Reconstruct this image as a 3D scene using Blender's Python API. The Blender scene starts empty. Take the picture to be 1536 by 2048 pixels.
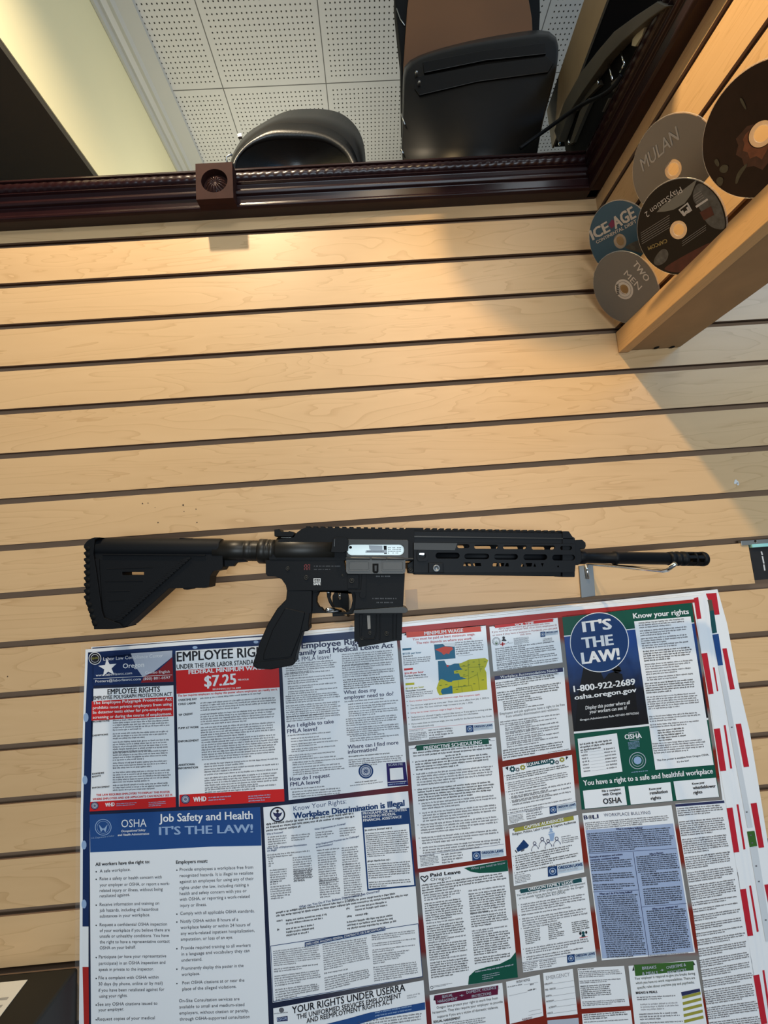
import bpy, bmesh, math, random
from mathutils import Vector, Matrix
from mathutils.geometry import tessellate_polygon
random.seed(7)
S = bpy.context.scene
COL = S.collection
PI = math.pi

# ------------------------------------------------------------------ camera
F_PX, DIST, EYE = 860.994, 0.704111, 1.5          # focal length in pixels (1536x2048), distance to the slat wall, eye height
YAW, PITCH, ROLL = 0.0249332, 0.1235257, -0.0751606
cy, sy, cp, sp, cr, sr = (math.cos(YAW), math.sin(YAW), math.cos(PITCH), math.sin(PITCH), math.cos(ROLL), math.sin(ROLL))
FWD = Vector((sy*cp, cy*cp, sp))
_r0 = Vector((cy, -sy, 0))
_u0 = _r0.cross(FWD)
RGT = cr*_r0 + sr*_u0
UPV = -sr*_r0 + cr*_u0
EYEP = Vector((0, -DIST, EYE))
cam_d = bpy.data.cameras.new('camera')
cam_d.sensor_fit = 'VERTICAL'
cam_d.sensor_height = 24.0
cam_d.lens = F_PX*24.0/2048
cam_d.clip_start = 0.01
cam = bpy.data.objects.new('camera', cam_d)
m = Matrix((RGT, UPV, -FWD)).transposed().to_4x4()
m.translation = EYEP
cam.matrix_world = m
COL.objects.link(cam)
S.camera = cam

# ------------------------------------------------------------------ light
S.view_settings.view_transform = 'Standard'
S.view_settings.look = 'None'
S.view_settings.gamma = 1
S.view_settings.use_curve_mapping = False
S.view_settings.exposure = 0.13
S.cycles.max_bounces = 8
S.cycles.sample_clamp_indirect = 6
W = bpy.data.worlds.new('shop_daylight')
S.world = W
W.use_nodes = True
W.node_tree.nodes['Background'].inputs[0].default_value = (0.82, 0.91, 1.0, 1)
W.node_tree.nodes['Background'].inputs[1].default_value = 0.18

def lamp(name, kind, loc, energy, color, size=0.05, aim=None, spot=None, blend=0.3, sy_=None):
    d = bpy.data.lights.new(name, kind)
    d.energy = energy
    d.color = color
    if kind == 'AREA':
        d.size = size
        if sy_:
            d.shape = 'RECTANGLE'
            d.size_y = sy_
    else:
        d.shadow_soft_size = size
    if kind == 'SPOT':
        d.spot_size = math.radians(spot)
        d.spot_blend = blend
    o = bpy.data.objects.new(name, d)
    o.location = loc
    if aim is not None:
        o.rotation_euler = (Vector(aim)-Vector(loc)).to_track_quat('-Z', 'Y').to_euler()
    COL.objects.link(o)
    return o

WARM, COOL = (1.0, 0.71, 0.36), (0.74, 0.88, 1.0)
lamp('warm_bulb', 'SPOT', (0.06, -0.67, 2.52), 37.0, (1.0, 0.71, 0.36), 0.022, aim=(0.72, -0.34, 1.98), spot=122, blend=1.0)
lamp('warm_downlight', 'SPOT', (-0.32, -0.50, 2.80), 50.0, (1.0, 0.81, 0.56), 0.025, aim=(-0.44, 0, 2.0), spot=98, blend=1.0)
lamp('cool_ceiling_panel', 'AREA', (1.60, -0.85, 2.52), 4.6, (0.16, 0.52, 1.0), 0.42, aim=(0.5, 0, 1.8))
lamp('shop_window', 'AREA', (0.35, -3.3, 1.25), 42.0, COOL, 1.9, aim=(0.2, 0, 1.1), sy_=1.0)
lamp('shop_ceiling_light', 'AREA', (0.5, -1.7, 2.9), 15.0, (0.84, 0.93, 1.0), 1.2, aim=(0.3, -0.5, 1.3), sy_=0.6)
lamp('back_room_lamp', 'POINT', (-0.22, 0.62, 2.45), 6.5, (1.0, 0.93, 0.72), 0.08)

# ------------------------------------------------------------------ picture point -> place
def ray(x, y):
    return FWD*F_PX + RGT*(x-768) - UPV*(y-1024)
def onY(p, Y=0.0):
    d = ray(p[0], p[1])
    return EYEP + d*((Y-EYEP.y)/d.y)
def onX(p, X):
    d = ray(p[0], p[1])
    return EYEP + d*((X-EYEP.x)/d.x)
def onZ(p, Z):
    d = ray(p[0], p[1])
    return EYEP + d*((Z-EYEP.z)/d.z)
def proj(q):
    q = Vector(q)-EYEP
    k = F_PX/q.dot(FWD)
    return (768+k*q.dot(RGT), 1024-k*q.dot(UPV))

# ------------------------------------------------------------------ materials
MATS = {}
def mat(name, col, rough=0.5, metal=0.0, spec=0.5, coat=0.0, bump=None, mottle=None):
    if name in MATS:
        return MATS[name]
    M = bpy.data.materials.new(name)
    M.use_nodes = True
    nt = M.node_tree
    b = nt.nodes['Principled BSDF']
    b.inputs['Base Color'].default_value = (*col, 1)
    b.inputs['Roughness'].default_value = rough
    b.inputs['Metallic'].default_value = metal
    b.inputs['Specular IOR Level'].default_value = spec
    b.inputs['Coat Weight'].default_value = coat
    b.inputs['Coat Roughness'].default_value = 0.12
    if bump or mottle:
        tc = nt.nodes.new('ShaderNodeTexCoord')
        nz = nt.nodes.new('ShaderNodeTexNoise')
        nz.inputs['Scale'].default_value = (bump or mottle)[0]
        nz.inputs['Detail'].default_value = 6
        nt.links.new(tc.outputs['Object'], nz.inputs['Vector'])
        if bump:
            bp = nt.nodes.new('ShaderNodeBump')
            bp.inputs['Strength'].default_value = bump[1]
            bp.inputs['Distance'].default_value = 0.001
            nt.links.new(nz.outputs['Fac'], bp.inputs['Height'])
            nt.links.new(bp.outputs['Normal'], b.inputs['Normal'])
        if mottle:
            mx = nt.nodes.new('ShaderNodeMix')
            mx.data_type = 'RGBA'
            mx.inputs[6].default_value = (*[c*(1-mottle[1]) for c in col], 1)
            mx.inputs[7].default_value = (*[min(1, c*(1+mottle[1])) for c in col], 1)
            nt.links.new(nz.outputs['Fac'], mx.inputs[0])
            nt.links.new(mx.outputs[2], b.inputs['Base Color'])
    MATS[name] = M
    return M

def wood(name, c1, c2, rough, stretch=(1, 6, 6), scale=3.0, off=0.0, spec=0.5):
    if name in MATS:
        return MATS[name]
    M = bpy.data.materials.new(name)
    M.use_nodes = True
    nt = M.node_tree
    N, Lk = nt.nodes.new, nt.links.new
    b = nt.nodes['Principled BSDF']
    b.inputs['Roughness'].default_value = rough
    b.inputs['Specular IOR Level'].default_value = spec
    tc = N('ShaderNodeTexCoord')
    mp = N('ShaderNodeMapping')
    mp.inputs['Scale'].default_value = stretch
    mp.inputs['Location'].default_value = (off, off*1.7, off*0.6)
    Lk(tc.outputs['Object'], mp.inputs['Vector'])
    # every slat is cut from its own board: shift the figure slat by slat
    sx = N('ShaderNodeSeparateXYZ'); Lk(tc.outputs['Object'], sx.inputs[0])
    d1 = N('ShaderNodeMath'); d1.operation = 'SUBTRACT'; Lk(sx.outputs[2], d1.inputs[0]); d1.inputs[1].default_value = 2.1118
    d2 = N('ShaderNodeMath'); d2.operation = 'DIVIDE'; Lk(d1.outputs[0], d2.inputs[0]); d2.inputs[1].default_value = 0.0762
    d3 = N('ShaderNodeMath'); d3.operation = 'FLOOR'; Lk(d2.outputs[0], d3.inputs[0])
    d4 = N('ShaderNodeMath'); d4.operation = 'MULTIPLY'; Lk(d3.outputs[0], d4.inputs[0]); d4.inputs[1].default_value = 7.31
    cb = N('ShaderNodeCombineXYZ'); Lk(d4.outputs[0], cb.inputs[0]); Lk(d4.outputs[0], cb.inputs[1])
    va = N('ShaderNodeVectorMath'); va.operation = 'ADD'; Lk(mp.outputs[0], va.inputs[0]); Lk(cb.outputs[0], va.inputs[1])
    n1 = N('ShaderNodeTexNoise'); n1.inputs['Scale'].default_value = scale; n1.inputs['Detail'].default_value = 3; n1.inputs['Distortion'].default_value = 0.6
    Lk(va.outputs[0], n1.inputs['Vector'])
    w = N('ShaderNodeMath'); w.operation = 'MULTIPLY'; Lk(n1.outputs['Fac'], w.inputs[0]); w.inputs[1].default_value = 13.0
    fr = N('ShaderNodeMath'); fr.operation = 'FRACT'; Lk(w.outputs[0], fr.inputs[0])
    rp = N('ShaderNodeValToRGB')
    rp.color_ramp.elements[0].position = 0.0; rp.color_ramp.elements[0].color = (0.55, 0.55, 0.55, 1)
    rp.color_ramp.elements[1].position = 0.16; rp.color_ramp.elements[1].color = (0.12, 0.12, 0.12, 1)
    e = rp.color_ramp.elements.new(1.0); e.color = (0.0, 0.0, 0.0, 1)
    Lk(fr.outputs[0], rp.inputs[0])
    n2 = N('ShaderNodeTexNoise'); n2.inputs['Scale'].default_value = scale*9; n2.inputs['Detail'].default_value = 8
    Lk(va.outputs[0], n2.inputs['Vector'])
    n3 = N('ShaderNodeTexNoise'); n3.inputs['Scale'].default_value = scale*0.6; n3.inputs['Detail'].default_value = 2
    Lk(va.outputs[0], n3.inputs['Vector'])
    a1 = N('ShaderNodeMath'); a1.operation = 'MULTIPLY_ADD'; Lk(n2.outputs['Fac'], a1.inputs[0]); a1.inputs[1].default_value = 0.18; Lk(rp.outputs[0], a1.inputs[2])
    a2 = N('ShaderNodeMath'); a2.operation = 'MULTIPLY_ADD'; Lk(n3.outputs['Fac'], a2.inputs[0]); a2.inputs[1].default_value = 0.55; Lk(a1.outputs[0], a2.inputs[2])
    mx = N('ShaderNodeMix'); mx.data_type = 'RGBA'
    mx.inputs[6].default_value = (*c1, 1); mx.inputs[7].default_value = (*c2, 1)
    Lk(a2.outputs[0], mx.inputs[0])
    Lk(mx.outputs[2], b.inputs['Base Color'])
    MATS[name] = M
    return M

MAPLE = wood('maple_laminate', (0.76, 0.505, 0.262), (0.58, 0.355, 0.165), 0.42, (0.9, 7, 7), 2.2)
MAPLE_Y = wood('maple_laminate_side', (0.76, 0.505, 0.262), (0.58, 0.355, 0.165), 0.38, (7, 0.9, 7), 2.2, 3.0)
MAPLE_RAIL = wood('maple_edge_trim', (0.74, 0.46, 0.21), (0.58, 0.34, 0.145), 0.4, (20, 1.0, 20), 2.2, 5.0)
CORE = mat('fibreboard_core', (0.26, 0.16, 0.095), 0.8)
CHERRY = mat('dark_cherry_lacquer', (0.019, 0.0055, 0.0058), 0.30, 0, 0.35, 0.08, mottle=(30, 0.35))
CHERRY_D = mat('dusty_cherry_lacquer', (0.036, 0.0135, 0.0105), 0.75, 0, 0.12, mottle=(60, 0.3))
BLK = mat('black_polymer', (0.0040, 0.0045, 0.0056), 0.58, 0, 0.20, bump=(900, 0.12))
BLK_M = mat('black_anodised_metal', (0.0042, 0.0050, 0.0066), 0.52, 0, 0.20)
BLK_W = mat('worn_black_metal', (0.020, 0.0175, 0.0135), 0.40, 0.3)
BLK_D = mat('flat_black', (0.004, 0.004, 0.004), 0.8, spec=0.2)
GREYM = mat('grey_parkerised_steel', (0.075, 0.071, 0.064), 0.45, 0.3)
CHROME = mat('bright_steel', (0.82, 0.85, 0.84), 0.16, 1.0)
BOLT = mat('satin_bolt_steel', (0.50, 0.53, 0.50), 0.42, 0.85)
ALU = mat('brushed_aluminium', (0.45, 0.46, 0.44), 0.35, 0.9)
ZINC = mat('dull_zinc_plate', (0.22, 0.23, 0.235), 0.42, 0.7)

# ------------------------------------------------------------------ mesh building
class MB:
    def __init__(s):
        s.v, s.f, s.mi, s.mats, s.sm = [], [], [], [], []
    def m(s, M):
        if M not in s.mats:
            s.mats.append(M)
        return s.mats.index(M)
    def face(s, pts, M, smooth=False):
        b = len(s.v)
        s.v += [tuple(p) for p in pts]
        s.f.append(tuple(range(b, b+len(pts))))
        s.mi.append(s.m(M)); s.sm.append(smooth)
    def raw(s, vs, fs, M, smooth=False):
        b = len(s.v)
        s.v += [tuple(p) for p in vs]
        k = s.m(M)
        for f in fs:
            s.f.append(tuple(b+i for i in f)); s.mi.append(k); s.sm.append(smooth)
    def box(s, lo, hi, M):
        x0, y0, z0 = lo; x1, y1, z1 = hi
        v = [(x0,y0,z0),(x1,y0,z0),(x1,y1,z0),(x0,y1,z0),(x0,y0,z1),(x1,y0,z1),(x1,y1,z1),(x0,y1,z1)]
        s.raw(v, [(0,3,2,1),(4,5,6,7),(0,1,5,4),(1,2,6,5),(2,3,7,6),(3,0,4,7)], M)
    def loft(s, rings, M, closed=True, caps=True, smooth=True):
        n = len(rings[0]); v = [p for r in rings for p in r]; f = []
        for i in range(len(rings)-1):
            for j in range(n if closed else n-1):
                k = (j+1) % n
                f.append((i*n+j, i*n+k, (i+1)*n+k, (i+1)*n+j))
        if caps:
            f.append(tuple(range(n))[::-1]); f.append(tuple((len(rings)-1)*n+j for j in range(n)))
        s.raw(v, f, M, smooth)
    def tube(s, pts, r, M, n=10, smooth=True):
        pts = [Vector(p) for p in pts]; rings = []
        up = Vector((0.123, 0.31, 0.94))
        for i, p in enumerate(pts):
            d = (pts[min(i+1, len(pts)-1)] - pts[max(i-1, 0)]).normalized()
            a = d.cross(up).normalized(); b = d.cross(a)
            rr = r[i] if isinstance(r, (list, tuple)) else r
            rings.append([p + a*(rr*math.cos(2*PI*k/n)) + b*(rr*math.sin(2*PI*k/n)) for k in range(n)])
        s.loft(rings, M, smooth=smooth)
    def lathe(s, p0, p1, prof, M, n=28, smooth=True):
        """prof: list of (t along p0->p1, radius)"""
        p0, p1 = Vector(p0), Vector(p1); d = (p1-p0).normalized()
        a = d.cross(Vector((0, 1, 0)) if abs(d.y) < 0.9 else Vector((1, 0, 0))).normalized(); b = d.cross(a)
        rings = [[p0.lerp(p1, t) + a*(r*math.cos(2*PI*k/n)) + b*(r*math.sin(2*PI*k/n)) for k in range(n)] for t, r in prof]
        s.loft(rings, M, smooth=smooth)
    def prism(s, loops, Yf, Yb, M, back=True):
        """loops of (x,z) pairs (outline, then holes) pushed from Yf to Yb"""
        flat = [p for l in loops for p in l]
        n = len(flat)
        if len(loops) == 1:
            tris = None
        tri = tessellate_polygon([[Vector((p[0], p[1], 0)) for p in l] for l in loops])
        v = [(p[0], Yf, p[1]) for p in flat] + [(p[0], Yb, p[1]) for p in flat]
        f = []
        for t in tri:
            a, b, c = (flat[i] for i in t)
            cr_ = (b[0]-a[0])*(c[1]-a[1]) - (b[1]-a[1])*(c[0]-a[0])
            if abs(cr_) < 1e-14:
                continue
            t = tuple(t) if cr_ > 0 else (t[0], t[2], t[1])
            f.append(t)
            if back:
                f.append((t[0]+n, t[2]+n, t[1]+n))
        o = 0
        for li, l in enumerate(loops):
            k = len(l)
            ar = sum(l[i][0]*l[(i+1) % k][1]-l[(i+1) % k][0]*l[i][1] for i in range(k))
            fwd = (ar > 0) == (li == 0)
            for i in range(k):
                j = (i+1) % k
                q = (o+i, o+i+n, o+j+n, o+j) if fwd else (o+i, o+j, o+j+n, o+i+n)
                f.append(q)
            o += k
        s.raw(v, f, M)
    def build(s, name, parent=None, bevel=None, weld=False, seg=2):
        me = bpy.data.meshes.new(name)
        me.from_pydata(s.v, [], s.f)
        for M in s.mats:
            me.materials.append(M)
        me.polygons.foreach_set('material_index', s.mi)
        me.polygons.foreach_set('use_smooth', s.sm)
        me.update()
        o = bpy.data.objects.new(name, me)
        COL.objects.link(o)
        if parent is not None:
            o.parent = parent
            o.matrix_parent_inverse = Matrix.Translation(-parent.location) if parent.type == 'EMPTY' else Matrix()
        if bevel:
            bv = o.modifiers.new('bevel', 'BEVEL')
            bv.width = bevel; bv.segments = seg; bv.limit_method = 'ANGLE'; bv.angle_limit = math.radians(40)
            bv.harden_normals = False
        return o

def tag(o, label=None, cat=None, group=None, kind=None):
    if label: o['label'] = label
    if cat: o['category'] = cat
    if group: o['group'] = group
    if kind: o['kind'] = kind
    return o
def thing(name, loc, label, cat, group=None):
    o = bpy.data.objects.new(name, None)
    o.empty_display_size = 0.05
    o.location = loc
    COL.objects.link(o)
    return tag(o, label, cat, group)
def rrect(x0, z0, x1, z1, r, n=5):
    out = []
    for cx, cz, a0 in ((x1-r, z1-r, 0), (x0+r, z1-r, 90), (x0+r, z0+r, 180), (x1-r, z0+r, 270)):
        for k in range(n+1):
            a = math.radians(a0+90*k/n)
            out.append((cx+r*math.cos(a), cz+r*math.sin(a)))
    return out

# ------------------------------------------------------------------ lettering
_tc = {}
def glyphs(s, bold=0.0, shear=0.0):
    k = (s, bold, shear)
    if k not in _tc:
        c = bpy.data.curves.new('t', 'FONT')
        c.body = s; c.size = 1.0; c.offset = bold; c.shear = shear; c.resolution_u = 2
        c.fill_mode = 'FRONT'
        o = bpy.data.objects.new('t', c)
        COL.objects.link(o)
        dg = bpy.context.evaluated_depsgraph_get()
        me = o.evaluated_get(dg).to_mesh()
        vs = [(v.co.x, v.co.y) for v in me.vertices]
        fs = [tuple(p.vertices) for p in me.polygons]
        o.evaluated_get(dg).to_mesh_clear()
        bpy.data.objects.remove(o); bpy.data.curves.remove(c)
        _tc[k] = (vs, fs, min(v[0] for v in vs), max(v[0] for v in vs))
    return _tc[k]
CAP = 0.70
def text_map(mb, s, fn, M, bold=0.0, shear=0.0):
    """fn(u, v): u 0..1 along the line, v in cap heights -> point; heavy faces repeat the outline a hair to each side"""
    vs, fs, x0, x1 = glyphs(s, min(bold, 0.0), shear)
    w = x1-x0
    o_, ex, ez = fn(0, 0), fn(1, 0), fn(0, 1)
    nn = (ex-o_).cross(ez-o_).normalized()
    if nn.dot(EYEP-o_) < 0: nn = -nn
    for i, (dx, dy) in enumerate(((0, 0),) if bold < 0.006 else ((-bold, -bold*0.5), (bold, -bold*0.5), (-bold, bold*0.5), (bold, bold*0.5), (0, 0))):
        mb.raw([fn((x+dx*1.5-x0)/w, (y+dy)/CAP)+nn*(0.00003*i) for x, y in vs], fs, M)

# ================================================================== SETTING
XR, TOP = 0.447, 2.2143
G0, GP, GO = 2.111786, 0.0762, 0.0098
def slat_wall(name, axis, a0, a1, zb, cut=None, Mf=MAPLE):
    """slats with T-slots between them; axis 'x' faces -y at y=0, axis 'y' faces -x at x=XR"""
    mb = MB()
    def P(a, d, z):
        return (a, d, z) if axis == 'x' else (XR+d, a, z)
    def bx(u0, u1, d0, d1, z0, z1, M, front=None):
        c = [P(u0,d0,z0),P(u1,d0,z0),P(u1,d1,z0),P(u0,d1,z0),P(u0,d0,z1),P(u1,d0,z1),P(u1,d1,z1),P(u0,d1,z1)]
        for k, f in enumerate([(0,1,5,4),(0,3,2,1),(4,5,6,7),(1,2,6,5),(2,3,7,6),(3,0,4,7)]):
            if axis == 'y': f = f[::-1]
            mb.face([c[i] for i in f], (front or M) if k in (0, 3, 5) else M)
    tops = [TOP] + [G0-GO-k*GP for k in range(40)]
    bots = [G0-k*GP for k in range(41)]
    for t, b in zip(tops, bots):
        b = max(b, zb)
        if b >= t: break
        e1 = a1
        if cut and cut[1] < (t+b)/2 < cut[2]: e1 = cut[0]
        bx(a0, e1, 0.0, 0.0042, b, t, CORE, Mf)
        bx(a0, e1, 0.0042, 0.0105, b+0.006, t-0.006, CORE)
    bx(a0, a1, 0.0105, 0.020, zb, TOP, CORE)
    o = mb.build(name, bevel=0.0007, seg=1)
    return tag(o, kind='structure')
WALLB = slat_wall('wall_back', 'x', -2.2, 2.4, 0.0, cut=(0.6147, 1.43, 1.49))
slat_wall('wall_right', 'y', -0.60, 0.0, 1.874, Mf=MAPLE_Y)

b = MB(); b.box((-2.2, 0.0202, 0), (2.4, 0.115, 2.2142), MAPLE); b.box((-2.2, 0.1152, 2.17), (2.4, 0.62, 2.2), mat('dusty_ledge', (0.05, 0.045, 0.04), 0.8))
tag(b.build('wall_back_ledge'), kind='structure')
b = MB(); b.box((XR+0.0205, -0.60, 1.842), (XR+0.107, -0.001, 2.2142), MAPLE_Y)
tag(b.build('wall_right_core'), kind='structure')
# specks and chips in the laminate
b = MB()
SPECK = mat('dark_speck', (0.06, 0.03, 0.015), 0.7)
for x, y, r, M in ((285, 1007, .0011, 0), (296, 1006, .0008, 0), (366, 1010, .0014, 0), (368, 1023, .0008, 0), (392, 1018, .0009, 0), (394, 1045, .0011, 0), (316, 1045, .0011, 0), (310, 1015, .0006, 0), (15, 1353, .0010, 0), (894, 853, .0016, 0), (900, 856, .0009, 0), (886, 856, .0010, 0), (1472, 964, .0036, 1), (1476, 968, .0022, 1), (1262, 780, .0008, 0)):
    q = onY((x, y), -0.0003)
    b.face([(q.x+r*(1+0.3*math.sin(k*2.1+x))*math.cos(k*PI/5), -0.0003, q.z+r*(1+0.3*math.cos(k*1.7+y))*math.sin(k*PI/5)) for k in range(10)], mat('pale_chip', (0.72, 0.70, 0.66), 0.7) if M else SPECK)
b.build('laminate_specks', WALLB)
# wooden rail capping the lower edge of the right-hand wall
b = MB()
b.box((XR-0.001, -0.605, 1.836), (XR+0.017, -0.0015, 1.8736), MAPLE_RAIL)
b.box((XR+0.0195, -0.605, 1.8395), (XR+0.1085, -0.0015, 1.8446), mat('shaded_underside', (0.40, 0.25, 0.125), 0.7, mottle=(25, 0.15)))  # underside shade put into this board's darker colour
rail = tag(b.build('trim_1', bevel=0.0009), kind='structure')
for px in ((1313, 695), (1344, 694)):
    q = onZ(px, 1.8395)
    s = MB(); s.lathe((q.x, q.y, 1.8388), (q.x, q.y, 1.846), [(0, 0.0001), (0, 0.0042), (0.9, 0.0042)], BLK_D, 14)
    s.build('screw_hole', rail)

# dark cherry moulding with a rope bead round the top of the walls
PROF = [(0, 0), (0.0, 0.012), (0.009, 0.0185), (0.0105, 0.012), (0.0335, 0.012), (0.0345, 0.021), (0.0385, 0.024), (0.0405, 0.0195), (0.046, 0.0175), (0.055, 0.0195), (0.0565, 0.0255), (0.0605, 0.029), (0.0645, 0.027), (0.066, 0.0225), (0.078, 0.0205), (0.082, 0.024), (0.0855, 0.0235), (0.0875, 0.019), (0.0875, 0)]
FT = 2.2225
b = MB()
b.loft([[(x, -d-0.0002, FT-z) for z, d in PROF] for x in (-1.6, XR-0.002)], CHERRY, closed=True, smooth=False)
b.loft([[(XR-0.0002-d, y, FT-z) for z, d in PROF][::-1] for y in (-0.004, -0.60)], CHERRY, closed=True, smooth=False)
frame = tag(b.build('trim_2', bevel=0.0009, seg=2), kind='structure')
b = MB()
b.box((-1.6, -0.012, FT-0.0008), (XR-0.013, 0.03, FT+0.0008), CHERRY_D)
b.build('dusty_top_edge', frame)
def rope(p_of, L, name):
    mb = MB(); n = 14; st = 0.0021; rings = []
    for i in range(int(L/st)+1):
        s_ = i*st
        ring = []
        for k in range(n):
            a = 2*PI*k/n
            ph = (s_/0.0148 + a/(2*PI)*2.0) % 1.0
            r = 0.0099*(0.87+0.15*math.sqrt(max(0, math.sin(PI*ph))))
            ring.append(p_of(s_, r*math.cos(a), r*math.sin(a)))
        rings.append(ring)
    mb.loft(rings, CHERRY)
    return mb.build(name, frame)
rope(lambda s, c, d: (-1.3+s, -0.0135+c, FT-0.0225+d), 1.3+XR-0.016, 'rope_bead')
rope(lambda s, c, d: (XR-0.0135+c, -0.59+s, FT-0.0225+d), 0.575, 'rope_bead')
# square corner block with a carved rosette
YB = -0.043
q0, q1, q2, q3 = (onY(p, YB) for p in ((390, 328), (464, 323), (467, 393), (393, 402)))
bx0, bx1 = (q0.x+q3.x)/2, (q1.x+q2.x)/2
bz1, bz0 = (q0.z+q1.z)/2, (q2.z+q3.z)/2
cx, cz, hw = (bx0+bx1)/2, (bz0+bz1)/2, (bx1-bx0)/2
b = MB()
R0 = 0.0222
b.prism([[(bx0, bz0), (bx1, bz0), (bx1, bz1), (bx0, bz1)], [(cx+R0*math.cos(2*PI*k/48), cz+R0*math.sin(2*PI*k/48)) for k in range(48)]], YB, YB+0.012, CHERRY_D)
b.box((bx0, YB+0.0121, bz0), (bx1, -0.0005, bz1), CHERRY_D)
blk = b.build('rosette_block', frame, bevel=0.0008)
b = MB(); NR, NA = 9, 112; vs = []; fs = []
for i in range(NR+1):
    for k in range(NA):
        a = 2*PI*k/NA; t = i/NR
        pet = abs(math.cos(7*a))**0.6
        r = 0.0188*t*(0.86+0.14*pet if t > 0.5 else 1)
        h = 0.0095*math.sin(PI*min(1, 0.12+t*0.9))*(0.25+0.75*pet) if t > 0.22 else 0.004+0.003*math.cos(t/0.22*PI/2)
        vs.append((cx+r*math.cos(a), YB+0.0112-h, cz+r*math.sin(a)))
for i in range(NR):
    for k in range(NA):
        j = (k+1) % NA
        fs.append((i*NA+k, i*NA+j, (i+1)*NA+j, (i+1)*NA+k))
b.raw(vs, fs, mat('carved_cherry', (0.055, 0.024, 0.018), 0.28, mottle=(90, 0.2)), True)
b.build('carved_rosette', blk)

# ceiling of square perforated tiles
def tile_mat():
    M = bpy.data.materials.new('perforated_tile'); M.use_nodes = True
    nt = M.node_tree; N, Lk = nt.nodes.new, nt.links.new
    bs = nt.nodes['Principled BSDF']; bs.inputs['Roughness'].default_value = 0.85
    tc = N('ShaderNodeTexCoord'); sp_ = N('ShaderNodeSeparateXYZ'); Lk(tc.outputs['Object'], sp_.inputs[0])
    def math_(op, a, b=None):
        n = N('ShaderNodeMath'); n.operation = op
        for i, v in enumerate((a, b)):
            if v is None: continue
            if isinstance(v, (int, float)): n.inputs[i].default_value = v
            else: Lk(v, n.inputs[i])
        return n.outputs[0]
    T = 0.308; n = 24; S_ = T/n
    cell, tin, edge = [], [], []
    for ax, off in ((0, -0.049), (1, 0.424)):
        u = math_('DIVIDE', math_('SUBTRACT', sp_.outputs[ax], off-T*20), S_)
        w = math_('MODULO', u, float(n))
        fr = math_('SUBTRACT', math_('FRACT', math_('ADD', w, 0.0)), 0.5)
        cell.append(fr)
        tin.append(math_('MULTIPLY', math_('GREATER_THAN', w, 1.0), math_('LESS_THAN', w, n-1.0)))
        e = math_('MINIMUM', w, math_('SUBTRACT', float(n), w))
        edge.append(e)
    d2 = math_('ADD', math_('MULTIPLY', cell[0], cell[0]), math_('MULTIPLY', cell[1], cell[1]))
    hole = math_('MULTIPLY', math_('LESS_THAN', d2, 0.026), math_('MULTIPLY', tin[0], tin[1]))
    joint = math_('LESS_THAN', math_('MINIMUM', edge[0], edge[1]), 0.11)
    dark = math_('MAXIMUM', hole, math_('MULTIPLY', joint, 0.8))
    nz = N('ShaderNodeTexNoise'); nz.inputs['Scale'].default_value = 6; nz.inputs['Detail'].default_value = 5
    Lk(tc.outputs['Object'], nz.inputs['Vector'])
    c1 = N('ShaderNodeMix'); c1.data_type = 'RGBA'; c1.inputs[6].default_value = (0.52, 0.53, 0.535, 1); c1.inputs[7].default_value = (0.60, 0.605, 0.61, 1); Lk(nz.outputs['Fac'], c1.inputs[0])
    c2 = N('ShaderNodeMix'); c2.data_type = 'RGBA'; Lk(c1.outputs[2], c2.inputs[6]); c2.inputs[7].default_value = (0.03, 0.028, 0.025, 1); Lk(dark, c2.inputs[0])
    Lk(c2.outputs[2], bs.inputs['Base Color'])
    return M
CZ = 2.95
b = MB(); b.box((-0.60, -3.8, CZ), (3.2, 1.9, CZ+0.05), tile_mat())
tag(b.build('ceiling'), kind='structure')
PAINT = mat('cream_wall_paint', (0.86, 0.80, 0.52), 0.6, mottle=(3, 0.05))
SOFF = mat('shaded_soffit', (0.045, 0.04, 0.03), 0.7)  # the soffit's shadow is put into this dark colour
TRIMW = mat('grey_white_trim', (0.46, 0.47, 0.47), 0.5)
b = MB(); b.box((-2.6, -3.8, 2.48), (-0.601, 1.9, 3.0), PAINT); b.box((-2.6, -3.8, 2.465), (-0.603, 1.9, 2.479), SOFF)
tag(b.build('wall_left_bulkhead'), kind='structure')
b = MB()
b.loft([[(-0.6, y, CZ-0.030), (-0.592, y, CZ-0.032), (-0.586, y, CZ-0.022), (-0.578, y, CZ-0.026), (-0.566, y, CZ-0.020), (-0.556, y, CZ-0.024), (-0.548, y, CZ-0.016), (-0.507, y, CZ-0.012), (-0.505, y, CZ-0.0005), (-0.6, y, CZ-0.0005)] for y in (-3.8, 1.89)], TRIMW, smooth=False)
tag(b.build('trim_3'), kind='structure')
b = MB(); b.box((-2.6, 1.9, 0), (3.2, 2.0, 3.0), PAINT); tag(b.build('wall_far'), kind='structure')
b = MB(); b.box((-2.6, -3.8, -0.1), (3.2, 1.9, 0), mat('grey_carpet', (0.12, 0.12, 0.13), 0.95, bump=(400, 0.4))); tag(b.build('floor'), kind='structure')

b = MB()  # added disc on a cord, out of view, casts the curved wall shadow
b.lathe((0.24, -0.342, 2.315), (0.24, -0.334, 2.315), [(0, 0.001), (0, 0.133), (0.5, 0.135), (1, 0.133), (1, 0.001)], mat('shadow_disc_grey', (0.3, 0.3, 0.3), 0.6), 56)
b.tube([(0.24, -0.338, 2.445), (0.24, -0.338, CZ)], 0.0012, BLK_M, 6)
tag(b.build('added_shadow_disc'), kind='structure')

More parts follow.
